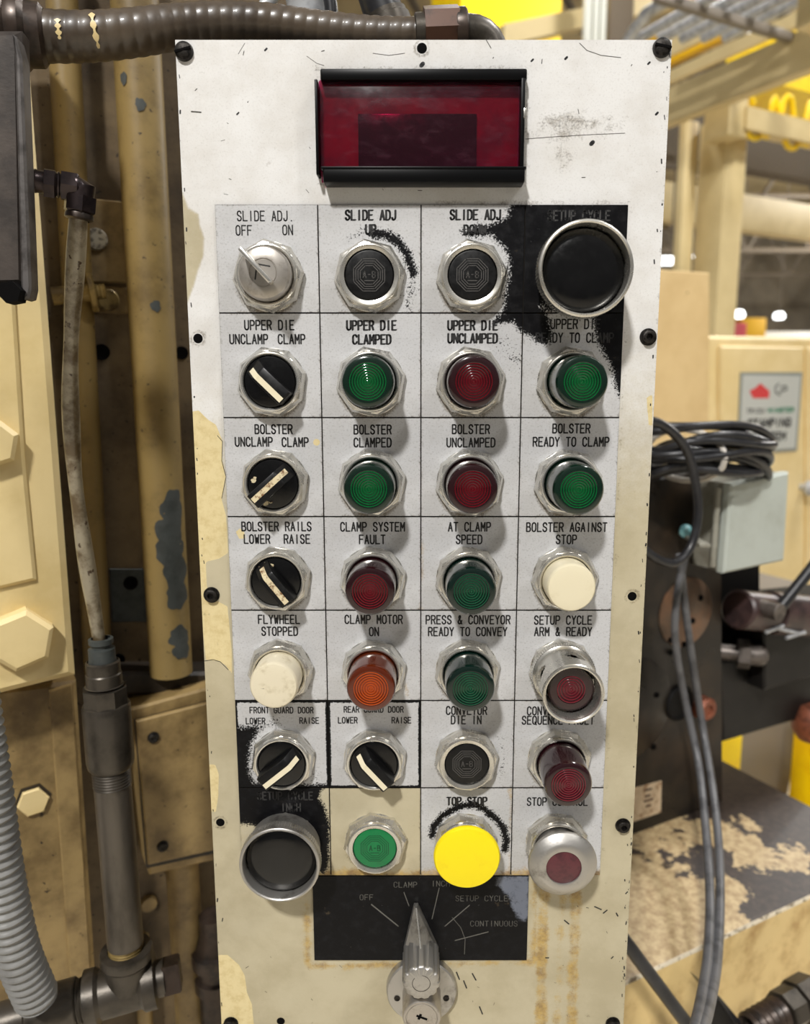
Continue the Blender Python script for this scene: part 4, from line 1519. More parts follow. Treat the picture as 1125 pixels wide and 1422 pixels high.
sb = empty('steel_box', bxp(20, 400), 'dark grey steel box with a flanged edge at the upper left', 'box')
bpy.context.view_layer.update()


def bx_plate(name, pts, off, thick, m, bev=.001):
    P = [bxp(x, y, off) for x, y in pts]
    o = P[0]
    loc = [((p - o).dot(EB), (p - o).dot(UP)) for p in P]
    area = sum(q[0] * w_[1] - w_[0] * q[1] for q, w_ in zip(loc, loc[1:] + loc[:1]))
    if area < 0:
        loc.reverse()
    v, f = prism(loc, -thick, 0, bev=bev)
    ob = mesh_obj(name, v, f, m, None, angle=30)
    ob.matrix_world = frame_matrix(o, EB, NB)
    return under(sb, ob)


bx_plate('box_body', [(-120, 40), (28, 40), (34, 396), (-120, 400)], -.004, .014, M['box_steel'], .003)
bx_plate('flange', [(16, 46), (22, 50), (30, 80), (43, 400), (40, 414), (33, 416), (29, 404), (20, 80)], .004, .012, M['flange_edge'], .0012)
bx_plate('lower_lip', [(-120, 402), (30, 398), (32, 404), (-120, 410)], .002, .02, M['bare_patch'], .001)
mb = MB()
mb.add(*prism(ngon(6, .006, .2), 0, .012))
o = mb.build('hex_bolt', M['hole'])
o.matrix_world = frame_matrix(bxp(24, 409, 0), EB, NB)
under(sb, o)

el = empty('elbow_fitting', W(85, 254, .02), 'bronzed hexagonal elbow fitting leaving the dark box to a clear tube', 'pipe fitting')
bpy.context.view_layer.update()
Ye = .018
A0, A1 = W(30, 248, Ye), W(112, 262, Ye + .012)
ax = (A1 - A0).normalized()


def on_axis(name, p, d, prof, m, root, hexn=0, seg=28, roll=0.0):
    mb = MB()
    if hexn:
        for (r, z0, z1) in prof:
            mb.add(*prism(ngon(hexn, r, roll), z0, z1, bev=min(.0012, r * .12)))
    else:
        mb.add(*lathe(prof, seg))
    o = mb.build(name, m, angle=30)
    o.matrix_world = axis_matrix(p, d)
    return under(root, o)


on_axis('thread', A0, ax, [(.0062, 0), (.0066, .001), (.0062, .002), (.0066, .003), (.0062, .004), (.0066, .005), (.0062, .006), (.0066, .007), (.0062, .008), (.0062, .012)], M['elbow'], el)
on_axis('hex_nut', A0 + ax * .0115, ax, [(.0084, 0, .0065)], M['elbow'], el, 6, roll=.3)
on_axis('collar', A0 + ax * .018, ax, [(.0066, 0), (.0072, .0006), (.0072, .0015), (.0062, .002), (.0062, .003)], M['elbow'], el)
on_axis('hex_nut', A0 + ax * .0205, ax, [(.0086, 0, .0095)], M['elbow'], el, 6, roll=.1)
mb = MB()
e0, e1 = A0 + ax * .029, W(114, 258, Ye + .012)
e2 = W(112, 272, Ye + .012)
mb.add(*tube(spline([e0, e0.lerp(e1, .6), e1, e2, W(111, 285, Ye + .012)], .002), .0074, 20))
under(el, mb.build('elbow_body', M['elbow']))
D0 = W(112, 273, Ye + .012)
ddir = (W(110, 300, Ye + .012) - D0).normalized()
on_axis('hex_nut', D0, ddir, [(.0092, 0, .0095)], M['elbow'], el, 6, roll=.5)
on_axis('ferrule', D0 + ddir * .0095, ddir, [(.0076, 0), (.0080, .001), (.0080, .003), (.006, .004)], M['hose_end'], el)

tb = spline([W(109, 300, .03), W(104, 380, .04), W(99, 470, .055), W(98, 560, .068), W(104, 660, .078), (W(117, 760, .084)), W(130, 840, .088), W(138, 892, .09)], .006)
v, f = tube(tb, lambda i, s, a: .0052 + .0006 * math.sin(s * 60), 16)
tag(mesh_obj('clear_tube', v, f, M['tube_clear']), 'stained translucent tube hanging from the elbow down to the steel pipe', 'tube')

# brass valve behind the tube
bv = empty('brass_valve', bck(126, 404, .03), 'small dirty brass valve stub behind the clear tube', 'valve')
bpy.context.view_layer.update()
p0 = bck(108, 408, .03)
d0 = (bck(150, 404, .034) - p0).normalized()
on_axis('valve_body', p0, d0, [(.0075, -.02), (.0075, .010), (.009, .011), (.009, .013)], M['brass'], bv)
on_axis('knurled_flange', p0 + d0 * .009, d0, [(.015, 0), (.0165, .001), (.0165, .0045), (.015, .0055), (.0, .0055)], M['brass'], bv)
on_axis('threaded_end', p0 + d0 * .014, d0, [(.0062, 0), (.0066, .002), (.0060, .003), (.0066, .005), (.006, .006), (.0066, .008), (.004, .009), (0, .009)], M['brass'], bv)
mb = MB()
mb.add(*lathe([(.0095, 0), (.0095, .003), (.0085, .004), (0, .0042)], 24))
o = mb.build('slotted_plug', M['brass'])
o.matrix_world = frame_matrix(bck(150, 417, .004), EL, NL)
under(bv, o)

# steel riser pipe with coupling and tee
YP = .085
pr = empty('steel_riser_pipe', W(182, 1340, YP), 'dull steel riser pipe with couplings between lower cover and cream box', 'pipe')
bpy.context.view_layer.update()
T0, T1 = W(140, 888, YP), W(176, 1330, YP)
dn = (T1 - T0).normalized()


def at(py):
    return T0.lerp(T1, (py - 888) / (1330 - 888))


def L(py0, py1):
    return (at(py1) - at(py0)).length


p = at(886)
on_axis('hose_barb', p, dn, [(.0065, 0), (.0085, .0005), (.0085, .004), (.0068, .005), (.0068, .007), (.0092, .0078), (.0092, .015), (.0100, .019), (.0100, L(886, 938))], M['bare_patch'], pr)
on_axis('reducer', at(922), dn, [(.0105, -.004), (.0118, -.003), (.0118, .005), (.0125, .006), (.0125, .014), (.0135, .0145)], M['pipe_dark'], pr)
on_axis('hex_bush', at(950), dn, [(.0158, 0, L(950, 974))], M['pipe_dark'], pr, 8)
on_axis('coupling', at(972), dn, [(.0138, -.001), (.0162, .0), (.0168, .002), (.0168, L(972, 1058) - .006), (.0160, L(972, 1058) - .002), (.0145, L(972, 1058)), (.013, L(972, 1058))], M['pipe_dark'], pr)
thr = [(.0132 + (.0006 if i % 2 else 0), i * .0011) for i in range(14)]
on_axis('thread', at(1056), dn, thr, M['pipe_dark'], pr)
on_axis('pipe_body', at(1080), dn, [(.0132, 0), (.0132, L(1080, 1308)), (.0126, L(1080, 1308) + .001)], M['pipe_steel'], pr)
on_axis('thread', at(1304), dn, [(.0124 + (.0006 if i % 2 else 0), i * .0011) for i in range(18)], M['brass'], pr)

te = empty('pipe_tee', W(180, 1368, YP), 'oily cast iron pipe tee with a square plug at the lower left', 'pipe fitting')
bpy.context.view_layer.update()
t0, t1 = W(118, 1388, YP - .008), W(250, 1350, YP + .012)
td = (t1 - t0).normalized()
tl = (t1 - t0).length
R_ = .0185
on_axis('run', t0, td, [(0, 0), (R_ - .003, 0), (R_ + .002, .001), (R_ + .002, .009), (R_ - .001, .012), (R_ - .001, tl * .74 - .012), (R_ + .002, tl * .74 - .009), (R_ + .002, tl * .74), (R_ - .003, tl * .74 + .001), (0, tl * .74 + .001)], M['pipe_dark'], te)
b0 = at(1316)
on_axis('branch', b0, dn, [(.0135, 0), (.0190, .0006), (.0195, .002), (.0195, .008), (.0165, .012), (.0165, .030)], M['pipe_dark'], te)
on_axis('plug', t0 + td * (tl * .74), td, [(.0135, 0), (.0135, .007), (.009, .0075)], M['pipe_dark'], te)
on_axis('plug_head', t0 + td * (tl * .74 + .006), td, [(.0150, 0, .013)], M['hose_end'], te, 4, roll=.5)

hp = empty('horizontal_pipe', W(40, 1400, YP - .02), 'oily black pipe stub running left from the tee', 'pipe')
bpy.context.view_layer.update()
h0 = t0 + td * .004
on_axis('thread', h0, -td, [(.0155 + (.0008 if i % 2 else 0), i * .0012) for i in range(10)], M['pipe_dark'], hp)
on_axis('pipe_body', h0 - td * .009, -td, [(.0168, 0), (.0178, .001), (.0178, .034), (.0150, .036), (.0150, .12)], M['pipe_dark'], hp)

# grey corrugated conduit
gp = spline([W(-56, 860, .02), W(-37, 960, .022), W(-17, 1090, .024), (W(2, 1220, .028)), W(24, 1320, .034), W(52, 1388, .045)], .0008)
v, f = tube(gp, lambda i, s, a: .0138 + .0011 * math.sin(s * 2 * math.pi / .0064), 28)
tag(mesh_obj('corrugated_conduit', v, f, M['conduit_grey']), 'grey corrugated flexible conduit in the lower left corner', 'conduit')

# ------------------------------------------------------------------ the brown hose along the top, with its fittings
hz = empty('armoured_hose', W(300, 45, .05), 'brown armoured hose running along the top edge of the panel', 'hose')
bpy.context.view_layer.update()
hpth = spline([W(44, 50, .030), W(120, 51, .034), W(190, 45, .04), W(270, 34, .05), W(350, 32, .055), W(430, 40, .058), W(510, 47, .058), W(584, 48, .056)], .0006)
nH = len(hpth)


def hose_r(i, s, a):
    base = .0134 - .0044 * min(1, i / nH * 1.05)
    return base + .00042 * abs(math.sin((s / .0072 * math.pi + a * .5)))


v, f = tube(hpth, hose_r, 26)
under(hz, mesh_obj('hose_body', v, f, M['hose_brown'], angle=50))
q0 = W(56, 50, .030)
qd = (W(0, 44, .024) - q0).normalized()
on_axis('end_coupling', q0, qd, [(.0140, -.003), (.0165, -.001), (.0170, .006), (.0200, .009), (.0200, .013), (.0185, .016), (.0215, .020), (.0225, .034), (.0225, .07)], M['hose_end'], hz)
c0 = W(576, 47, .056)
cd = (W(650, 44, .058) - c0).normalized()
on_axis('ferrule', c0, cd, [(.0092, 0), (.0110, .0005), (.0110, .006), (.0100, .0065), (.0100, .009)], M['pipe_dark'], hz)
on_axis('hex_fitting', W(589, 44, .056), cd, [(.0135, 0, .0215)], M['copper_brown'], hz, 8, roll=.2)
on_axis('locknut', W(632, 45, .057), cd, [(.0128, 0), (.0132, .001), (.0132, .006), (.0122, .007)], M['hose_end'], hz)
under(hz, mesh_obj('elbow', *tube(spline([W(640, 46, .057), W(660, 47, .058), W(676, 58, .06), W(686, 86, .06)], .003), .0102, 20), M['pipe_dark']))
# two cream paint drips on the hose
for px, py, hh_ in ((91, 32, 9), (136, 44, 16)):
    i = min(range(nH), key=lambda k: (hpth[k] - W(px, py, .036)).length)
    pt, td_ = hpth[i], (hpth[i + 2] - hpth[i - 2]).normalized()
    front = (Vector((0, -1, 0)) - td_ * td_.dot(Vector((0, -1, 0)))).normalized()
    side = td_.cross(front)
    mb = MB()
    v, f = [], []
    nn = 12
    for j in range(nn + 1):
        an = (-.55 + 1.4 * j / nn) * (1 if hh_ > 10 else .55)
        wd = .0019 * (.6 + .4 * math.sin(j * 1.7)) * (1 if 0 < j < nn else .3)
        c_ = pt + (front * math.cos(an) + side * math.sin(an)) * .01385
        v += [c_ - td_ * wd, c_ + td_ * wd]
    f = [(2 * j, 2 * j + 1, 2 * j + 3, 2 * j + 2) for j in range(nn)]
    under(hz, mesh_obj('paint_drip', v, f, M['cream']))

# cables and tubes rising behind the hose
M['cable_black'] = mat('black_cable_sheath', (30, 30, 33), 0.35, 0, (44, 44, 46), 40)
M['cable_grey'] = mat('scuffed_grey_cable', (96, 96, 98), 0.4, 0, (66, 66, 68), 40)
M['galv'] = mat('galvanised_steel', (196, 198, 200), 0.4, 0.3, (150, 152, 156), 40)
v, f = tube(spline([W(340, 40, .12), W(365, 12, .125), W(400, -30, .13)], .004), .0045, 16)
tag(mesh_obj('bare_tube', v, f, M['galv']), 'bent silver tube rising behind the hose, left of the grey drum', 'tube')
mb = MB()
p = W(430, 60, .13)
mb.add(*lathe([(.015, 0), (.015, .024), (.0155, .025), (.0155, .10)], 32))
dr = mb.build('grey_canister', M['galv'])
dr.location = p
tag(dr, 'grey metal canister standing behind the brown hose', 'canister')
v, f = tube([W(462, 40, .115), W(460, 10, .115), W(452, -40, .115)], .0045, 14)
tag(mesh_obj('black_cable', v, f, M['cable_black']), 'thin black cable rising right beside the grey canister', 'cable')
bc = empty('black_conduit', W(540, 30, .10), 'thick black conduit rising behind the hose at the top centre', 'conduit')
bpy.context.view_layer.update()
under(bc, mesh_obj('conduit_body', *tube([W(542, 40, .10), W(528, 5, .10), W(514, -40, .10)], lambda i, s, a: .0128, 20), M['cable_black']))
on_axis('gland', W(545, 52, .10), (W(530, 8, .10) - W(545, 52, .10)).normalized(), [(.0155, 0), (.0155, .010), (.0142, .011), (.0142, .014)], M['pipe_dark'], bc)
# ------------------------------------------------------------------ the machine on the right
PHI_R = math.radians(27.8)
ER = Vector((math.cos(PHI_R), math.sin(PHI_R), 0))
NR = Vector((math.sin(PHI_R), -math.cos(PHI_R), 0))           # out of the front faces
ZB = W(1005, 1114, .60).z                         # top of the worn base block
KP = WZ(1005, 1114, ZB)                           # foot of the black column's right front corner
FP = WZ(980, 1310, ZB)                            # a point of the block's front top edge


def rpl(p0, off=0.0):
    return lambda px, py: WP(px, py, p0 + NR * off, NR)


def r_plate(name, pts, plane, thick, material, bev=.002, root=None):
    P = [plane(*p) for p in pts]
    o = P[0]
    loc = [((p - o).dot(ER), (p - o).dot(UP)) for p in P]
    area = sum(a[0] * b[1] - b[0] * a[1] for a, b in zip(loc, loc[1:] + loc[:1]))
    if area < 0:
        loc.reverse()
    v, f = prism(loc, -thick, 0, bev=bev)
    ob = mesh_obj(name, v, f, material, None, angle=30)
    ob.matrix_world = frame_matrix(o, ER, NR)
    return under(root, ob) if root is not None else ob


M['black_machine'] = mat('oily_black_machine_paint', (36, 32, 28), 0.36, 0.0, (62, 50, 38), 7, 0.42, 0.72, spec=.35, bump=.12, bump_scale=60, bump_dist=.001, rough_var=.2)
M['black_beam'] = mat('black_beam_paint', (18, 17, 16), 0.45, 0.0, (36, 33, 31), 6, .45, .75, spec=.3)
M['black_deep'] = mat('black_recess_paint', (12, 11, 11), 0.6, spec=.25)
M['worn_top'] = mat('worn_tan_paint_on_dark_steel', (190, 160, 112), 0.55, 0, (150, 116, 74), 26, 0.4, 0.7, chips=(64, 54, 50), chip_scale=6.5, chip_t=0.50, bump=.5, bump_scale=120, bump_dist=.0012)
M['tan_side'] = mat('streaked_tan_block_side', (214, 186, 128), 0.5, 0, (170, 136, 82), 18, 0.45, 0.75, stretch=(1, 1, .25), bump=.2, bump_scale=80)
M['chip_white'] = mat('chipped_pale_edge', (222, 210, 186), 0.6, 0, (120, 104, 84), 110, .5, .62)
M['shaft'] = mat('brown_purple_shaft', (74, 56, 54), 0.38, 0.2, (48, 37, 37), 30)
M['rust_red'] = mat('rusty_orange_cap', (142, 82, 58), 0.5, 0.2, (92, 54, 40), 60)
M['bolt_grey'] = mat('grey_bolt', (112, 104, 98), 0.4, 0.5, (76, 70, 66), 60)
M['light_box'] = mat('pale_green_grey_box', (186, 192, 184), 0.42, 0, (168, 172, 162), 12, .4, .75)
M['light_box_side'] = mat('pale_grey_box_darker_side', (150, 148, 136), 0.45, 0, (112, 106, 92), 20, .4, .75)  # box body and hinge in a darker, mottled grey than the lid
M['tie_white'] = mat('white_cable_tie', (206, 200, 190), 0.4)
M['paper'] = mat('worn_paper_label', (206, 184, 152), 0.6, 0, (150, 116, 84), 60, .5, .68)
M['yellow_paint'] = mat('safety_yellow_paint', (252, 216, 0), 0.4, 0, (240, 196, 0), 8)
M['duct'] = mat('grey_duct_paint', (124, 116, 106), 0.5)

# base block: the front top edge runs along ER
k = NT('worn_tan_paint_on_steel_top')
big = k.noise(7.5, 7, 0.62, None, 1.7)
fine = k.noise(90, 6, 0.7, None, 4.0)
mix_ = k.math('ADD', big, k.math('MULTIPLY', k.math('SUBTRACT', fine, 0.5), 0.12))
tan = k.mix(k.ramp(fine, .35, .7), lin((192, 170, 130)), lin((146, 120, 84)))
drk = k.mix(k.ramp(fine, .4, .7), lin((50, 42, 38)), lin((72, 60, 52)))
sepx = k.n('ShaderNodeSeparateXYZ')
k.l(k.coord(), sepx.inputs[0])
grad = k.math('ADD', mix_, k.math('MULTIPLY', k.math('SUBTRACT', sepx.outputs[0], 0.10), 0.85))
k.l(k.mix(k.ramp(grad, .55, .57), tan, drk), k.b.inputs['Base Color'])
k.b.inputs['Roughness'].default_value = .5
k.bump(k.math('ADD', mix_, fine), .3, .001)
M['block_top'] = k.m

blk = MB()
BX1 = (WZ(1122, 1116, ZB) - FP).dot(ER)
bw = box(-.30, BX1, -ZB, 0, -1.1, 0, .006)
blk.add(*bw)
faces_top = []
block = blk.build('base_block', [M['tan_side'], M['block_top'], M['chip_white']], angle=30)
for p in block.data.polygons:
    if p.normal.y > .9:
        p.material_index = 1
    elif p.normal.y > .15 and p.normal.z > .15:
        p.material_index = 2
block.matrix_world = frame_matrix(FP, ER, NR)
tag(block, 'worn tan painted steel block with dark bare patches at the lower right', 'machine base')
bpy.context.view_layer.update()
# dark scored line across the top
mb = MB()
mb.add(*tube([WZ(905, 1190, ZB), WZ(985, 1262, ZB), WZ(1000, 1290, ZB)], .0022, 6))
mb2 = MB()
for px, py in ((1100, 1152), (1064, 1126)):
    p = WZ(px, py, ZB)
    mb2 = MB()
    mb2.add(*lathe([(.011, 0), (.011, .001), (.006, .0014), (0, .0008)], 20))
    o = mb2.build('plugged_hole', M['bolt_grey'])
    o.location = p
    under(block, o)

# black column
colm = empty('machine_column', KP, 'tall oily black machine column standing on the worn block', 'machine column')
bpy.context.view_layer.update()
r_plate('column_body', [(850, 676), (1003, 646), (1005, 1114), (850, 1172)], rpl(KP), .20, M['black_machine'], .003, colm)


def r_disc(name, px, py, p0, off, prof, m, root, seg=36):
    mb = MB()
    mb.add(*lathe(prof, seg))
    o = mb.build(name, m)
    o.matrix_world = frame_matrix(WP(px, py, p0 + NR * off, NR), ER, NR)
    return under(root, o)


M['patina'] = mat('copper_stained_cover', (92, 76, 62), 0.35, 0.3, (128, 92, 66), 14, .4, .7)
r_disc('round_cover', 952, 850, KP, 0, [(.048, 0), (.048, .0015), (.046, .0025), (0, .0025)], M['patina'], colm)
r_disc('round_cover', 876, 985, KP, 0, [(.070, 0), (.070, .0015), (.068, .0025), (0, .0025)], M['black_machine'], colm)
for px, py in ((973, 830), (962, 862), (931, 889), (931, 906), (912, 965), (908, 1037), (950, 895)):
    r_disc('screw', px, py, KP, .0025, [(.0042, 0), (.0036, .0016), (.001, .001), (0, .001)], M['hole'], colm, 14)
r_disc('dark_boss', 942, 975, KP, 0, [(.025, 0), (.025, .004), (.022, .006), (.020, .003), (0, .003)], M['black_deep'], colm)
r_disc('rusty_cap', 973, 981, KP, 0, [(.0165, 0), (.0165, .012), (.013, .016), (.007, .016), (.0065, .013), (0, .013)], M['rust_red'], colm)
# a worn sticker low on the column
stk = r_plate('worn_sticker', [(878, 1095), (919, 1084), (918, 1128), (878, 1142)], rpl(KP, .0008), .0006, M['paper'], 0, colm)
mb = MB()
for (x0, y0, x1, y1) in ((895, 1098, 905, 1095), (896, 1106, 903, 1104), (894, 1113, 907, 1109), (897, 1120, 904, 1118)):
    a, b = rpl(KP, .0011)(x0, y0), rpl(KP, .0011)(x1, y1)
    mb.add(*tube([a, b], .0013, 6))
under(colm, mb.build('sticker_marks', M['copper_brown']))

# black beam to the right of the column, with a block, a shaft and a lever
beam = empty('machine_beam', rpl(KP, -.03)(1060, 1000), 'black machine beam reaching right from the column over the grey duct', 'machine beam')
bpy.context.view_layer.update()
r_plate('beam_body', [(1000, 920), (1200, 875), (1200, 973), (1004, 1031)], rpl(KP, -.03), .12, M['black_beam'], .003, beam)
r_plate('back_plate', [(1000, 720), (1056, 716), (1056, 930), (1000, 940)], rpl(KP, -.06), .08, M['black_deep'], .002, beam)
r_plate('front_block', [(1062, 868), (1200, 850), (1200, 920), (1062, 959)], rpl(KP, .0), .06, M['black_beam'], .003, beam)
r_plate('top_plate', [(1040, 838), (1200, 820), (1200, 880), (1040, 926)], rpl(KP, -.035), .06, M['black_deep'], .003, beam)

sh = empty('clamp_shaft', rpl(KP, -.02)(1060, 850), 'brown horizontal clamp shaft with a dark lever at the right edge', 'shaft')
bpy.context.view_layer.update()
s0, s1 = rpl(KP, .01)(1024, 846), rpl(KP, -.01)(1180, 862)
sd = (s1 - s0).normalized()
on_axis('shaft_body', s0, sd, [(0, 0), (.024, 0), (.0275, .003), (.0275, .07), (.025, .072), (.031, .075), (.031, .25), (0, .25)], M['shaft'], sh)
lev0 = rpl(KP, .045)(1082, 846)
lev1 = rpl(KP, .06)(1160, 748)
under(sh, mesh_obj('lever', *tube([lev0, lev1], .0078, 16), M['cable_black']))
on_axis('lever_boss', rpl(KP, .058)(1084, 851), -NR, [(.0, 0), (.011, 0), (.012, .001), (.012, .03)], M['bolt_grey'], sh)
stp = empty('clamp_bolt', rpl(KP, .0)(1030, 910), 'grey domed hex bolt on the black beam beneath the brown shaft', 'bolt')
bpy.context.view_layer.update()
b0 = rpl(KP, -.03)(1014, 906)
bd = (NR * .75 + ER * .75).normalized()
on_axis('hex_head', b0 + bd * .01, bd, [(.0215, 0, .017)], M['bolt_grey'], stp, 6, roll=.3)
on_axis('shank', b0 - bd * .02, bd, [(.012, 0), (.012, .035)], M['bolt_grey'], stp)
on_axis('dome', b0 + bd * .027, bd, [(.0155, 0), (.0155, .012), (.0145, .017), (.011, .022), (.005, .0245), (0, .025)], M['bolt_grey'], stp)
# torn foil strips under the shaft
mb = MB()
for (a, b) in (((1064, 878), (1090, 868)), ((1076, 872), (1112, 880)), ((1092, 886), (1118, 878))):
    mb.add(*tube([rpl(KP, .03)(*a), rpl(KP, .03)(*b)], .0026, 6))
tag(mb.build('foil_scraps', M['galv']), 'silvery torn scraps lying under the brown shaft', 'scrap')
kb = MB()
kb.add(*lathe([(0, -.03), (.02, -.028), (.03, -.012), (.03, .012), (.02, .028), (0, .03)], 24))
o = kb.build('rusty_knob', M['rust_red'])
o.location = W(1128, 1003, .72)
tag(o, 'rusty brown knob cut off by the right edge', 'knob')

# pale grey box with hinged lid, on the column's top corner
GP = rpl(KP, .065)(1005, 795)
gb = empty('control_box', GP, 'pale grey box with a hinged lid under the black cable coil', 'junction box')
bpy.context.view_layer.update()
lid_p = rpl(GP, .0)
P = [lid_p(1008, 797), lid_p(1090, 779), lid_p(1097, 655), lid_p(1015, 673)]
r_plate('lid', [(1006, 797), (1090, 779), (1097, 655), (1016, 672)], lid_p, .012, M['light_box'], .003, gb)
r_plate('box_body', [(1007, 795), (1088, 778), (1095, 657), (1014, 672)], rpl(GP, -.0125), .19, M['light_box_side'], .002, gb)
a, b = lid_p(1003, 786), lid_p(1011, 682)
hg = MB()
side = -ER
hg.add(*tube([a + side * .003 - NR * .012, b + side * .003 - NR * .012], .0036, 12))
for t in range(9):
    q = a.lerp(b, t / 8) + side * .003 - NR * .012
    hg.add(*lathe([(.0040, 0), (.0040, .006)], 12), 0, Matrix.Translation(q - Vector((0, 0, .003))))
under(gb, hg.build('hinge', M['light_box_side']))
v, f = box(-.014, .0, -.09, .02, -.002, .002, .0008)
o = mesh_obj('latch_plate', v, f, M['light_box_side'])
o.matrix_world = Matrix.Translation(rpl(GP, -.07)(952, 738))
under(gb, o)
mb = MB()
mb.add(*lathe([(.006, 0), (.008, .002), (.008, .010), (.006, .014), (0, .015)], 14))
o = mb.build('blue_connector', mat('teal_connector', (120, 172, 176), .4))
o.matrix_world = axis_matrix(rpl(GP, -.05)(953, 735) , Vector((-.4, -.9, -.2)))
under(gb, o)

# cable coil on the box
rc = random.Random(3)
CC = rpl(GP, -.03)(986, 634)
cl = empty('cable_coil', CC, 'black cable coil tied with a white tie, resting on the pale grey box', 'cable')
bpy.context.view_layer.update()
mb = MB()
for i in range(11):
    ra, rb = .087 + rc.uniform(-.012, .014), .036 + rc.uniform(-.006, .006)
    dz = (i - 5) * .0054
    c_ = CC + ER * (-.012 + rc.uniform(-.008, .008)) + Vector((0, 0, dz * .9 - .004))
    th = rc.uniform(-.10, .12)
    pts = []
    for j in range(48):
        a_ = 2 * math.pi * j / 48
        x = ra * math.cos(a_)
        y = rb * math.sin(a_)
        zz = .012 * math.sin(a_ + .4) * 1.6 + x * (math.tan(th) - .22) + .004 * math.sin(3 * a_ + i)
        pts.append(c_ + ER * x + NR * y * 1.6 + Vector((0, 0, zz)) + NR * .0)
    pts.append(pts[0])
    mb.add(*tube(pts, .0050, 9, caps=False))
under(cl, mb.build('cable_loops', M['cable_black'], angle=60))
tp = [CC + NR * .062 * math.cos(t / 20 * 2 * math.pi) + Vector((0, 0, .031 * math.sin(t / 20 * 2 * math.pi) + .004)) - ER * .045 for t in range(21)]
under(cl, mesh_obj('cable_tie', *tube(tp, .0036, 8, caps=False), M['tie_white']))
lp = rpl(GP, .03)
hang = spline([lp(886, 582), lp(920, 590), lp(952, 622), lp(966, 670), lp(969, 720), lp(958, 762), lp(935, 782), lp(905, 772), lp(880, 748)], .008)
tag(mesh_obj('hanging_cable', *tube(hang, .0052, 14), M['cable_black']), 'black cable hanging in a loop in front of the pale grey box', 'cable')
fp = rpl(KP, .035)
FZ = WZ(985, 1330, ZB) + Vector((0, 0, .01))
for lab, pts in (('left one of the two grey cables hanging down before the black column', [(952, 770), (940, 830), (938, 890), (950, 965), (970, 1060), (980, 1150), (986, 1240), (984, 1320), (976, 1380), (964, 1440)]),
                 ('right one of the two grey cables hanging down before the black column', [(944, 770), (950, 830), (962, 920), (976, 1010), (989, 1090), (998, 1170), (1000, 1250), (996, 1330), (986, 1390), (972, 1440)])):
    Q = []
    for i, q in enumerate(pts):
        t = max(0.0, (q[1] - 1000) / 440)
        off = .045 + .36 * t ** 1.2
        Q.append(rpl(KP, off)(*q))
    tag(mesh_obj('grey_cable', *tube(spline(Q, .01), .0047, 12), M['cable_grey']), lab, 'cable')
# things at the bottom right corner
rd0, rd1 = rpl(FP, .06)(860, 1296), rpl(FP, .09)(975, 1450)
tag(mesh_obj('black_rod', *tube([rd0, rd1], .0062, 14), M['cable_black']), 'black rod slanting down beside the panel at the lower right', 'rod')
bk = empty('bracket', rpl(FP, .05)(995, 1400), 'small black steel bracket at the bottom edge, right of the black rod', 'bracket')
bpy.context.view_layer.update()
r_plate('side_plate', [(983, 1384), (994, 1378), (1024, 1416), (1020, 1450), (980, 1450)], rpl(FP, .05), .004, M['black_deep'], .0005, bk)
r_plate('flange', [(990, 1376), (1000, 1384), (1030, 1420), (1022, 1424)], rpl(FP, .052), .03, M['cable_black'], .0005, bk)
fc = empty('conduit_fitting', rpl(FP, .06)(1090, 1405), 'dark ribbed conduit fitting in the lower right corner', 'conduit')
bpy.context.view_layer.update()
f0, f1 = rpl(FP, .06)(1040, 1432), rpl(FP, .06)(1120, 1385)
fd = (f1 - f0).normalized()
on_axis('ribbed_hose', f0, fd, [(.0145 + (.003 if i % 2 else 0), i * .0042) for i in range(13)], M['hose_end'], fc)
on_axis('hex_coupling', f0 + fd * .05, fd, [(.021, 0, .022), (.0235, .024, .05)], M['pipe_dark'], fc, 8)

# duct, posts and bright floor seen beneath the beam
gd = MB()
gd.add(*prism([(-.10, -.6), (.12, -.6), (.26, .45), (-.02, .45)], -.25, 0, bev=.01))
o = gd.build('grey_duct', M['duct'])
p = W(1040, 1060, 1.5)
o.matrix_world = frame_matrix(p, ER, NR)
tag(o, 'grey sloping duct below the black beam', 'duct')
o = MB().add(*box(-.05, .06, -.9, .28, -.2, 0, .01)).build('yellow_guard', M['yellow_paint'])
o.matrix_world = frame_matrix(W(1008, 1058, 1.35), ER, NR)
tag(o, 'yellow guard corner showing between the column and the grey duct', 'guard')
o = MB().add(*box(-.045, .09, -1.0, .06, -.12, 0, .01)).build('yellow_post', M['yellow_paint'])
o.matrix_world = frame_matrix(W(1172, 1050, 1.45), ER, NR)
tag(o, 'yellow post at the right edge above the worn block', 'post')

# ------------------------------------------------------------------ cabinet with sign, board, columns
M['cab'] = mat('cream_cabinet_paint', (232, 210, 158), 0.5, 0, (222, 198, 142), 3)
M['board'] = mat('tan_board', (222, 194, 142), 0.6, 0, (208, 178, 126), 3, .4, .7, chips=(140, 112, 76), chip_scale=14, chip_t=.72)
M['steel_cream'] = mat('cream_structural_steel', (212, 193, 145), 0.55, 0, (198, 178, 130), 1.5)
M['sign_face'] = mat('grey_sign_face', (188, 190, 184), 0.5)
M['sign_rim'] = mat('grey_sign_rim', (140, 144, 138), 0.5)
M['sign_red'] = mat('sign_red', (206, 66, 66), 0.5)
M['sign_dark'] = mat('sign_dark_print', (62, 62, 62), 0.5)
M['sign_green'] = mat('sign_green_print', (36, 132, 96), 0.5)

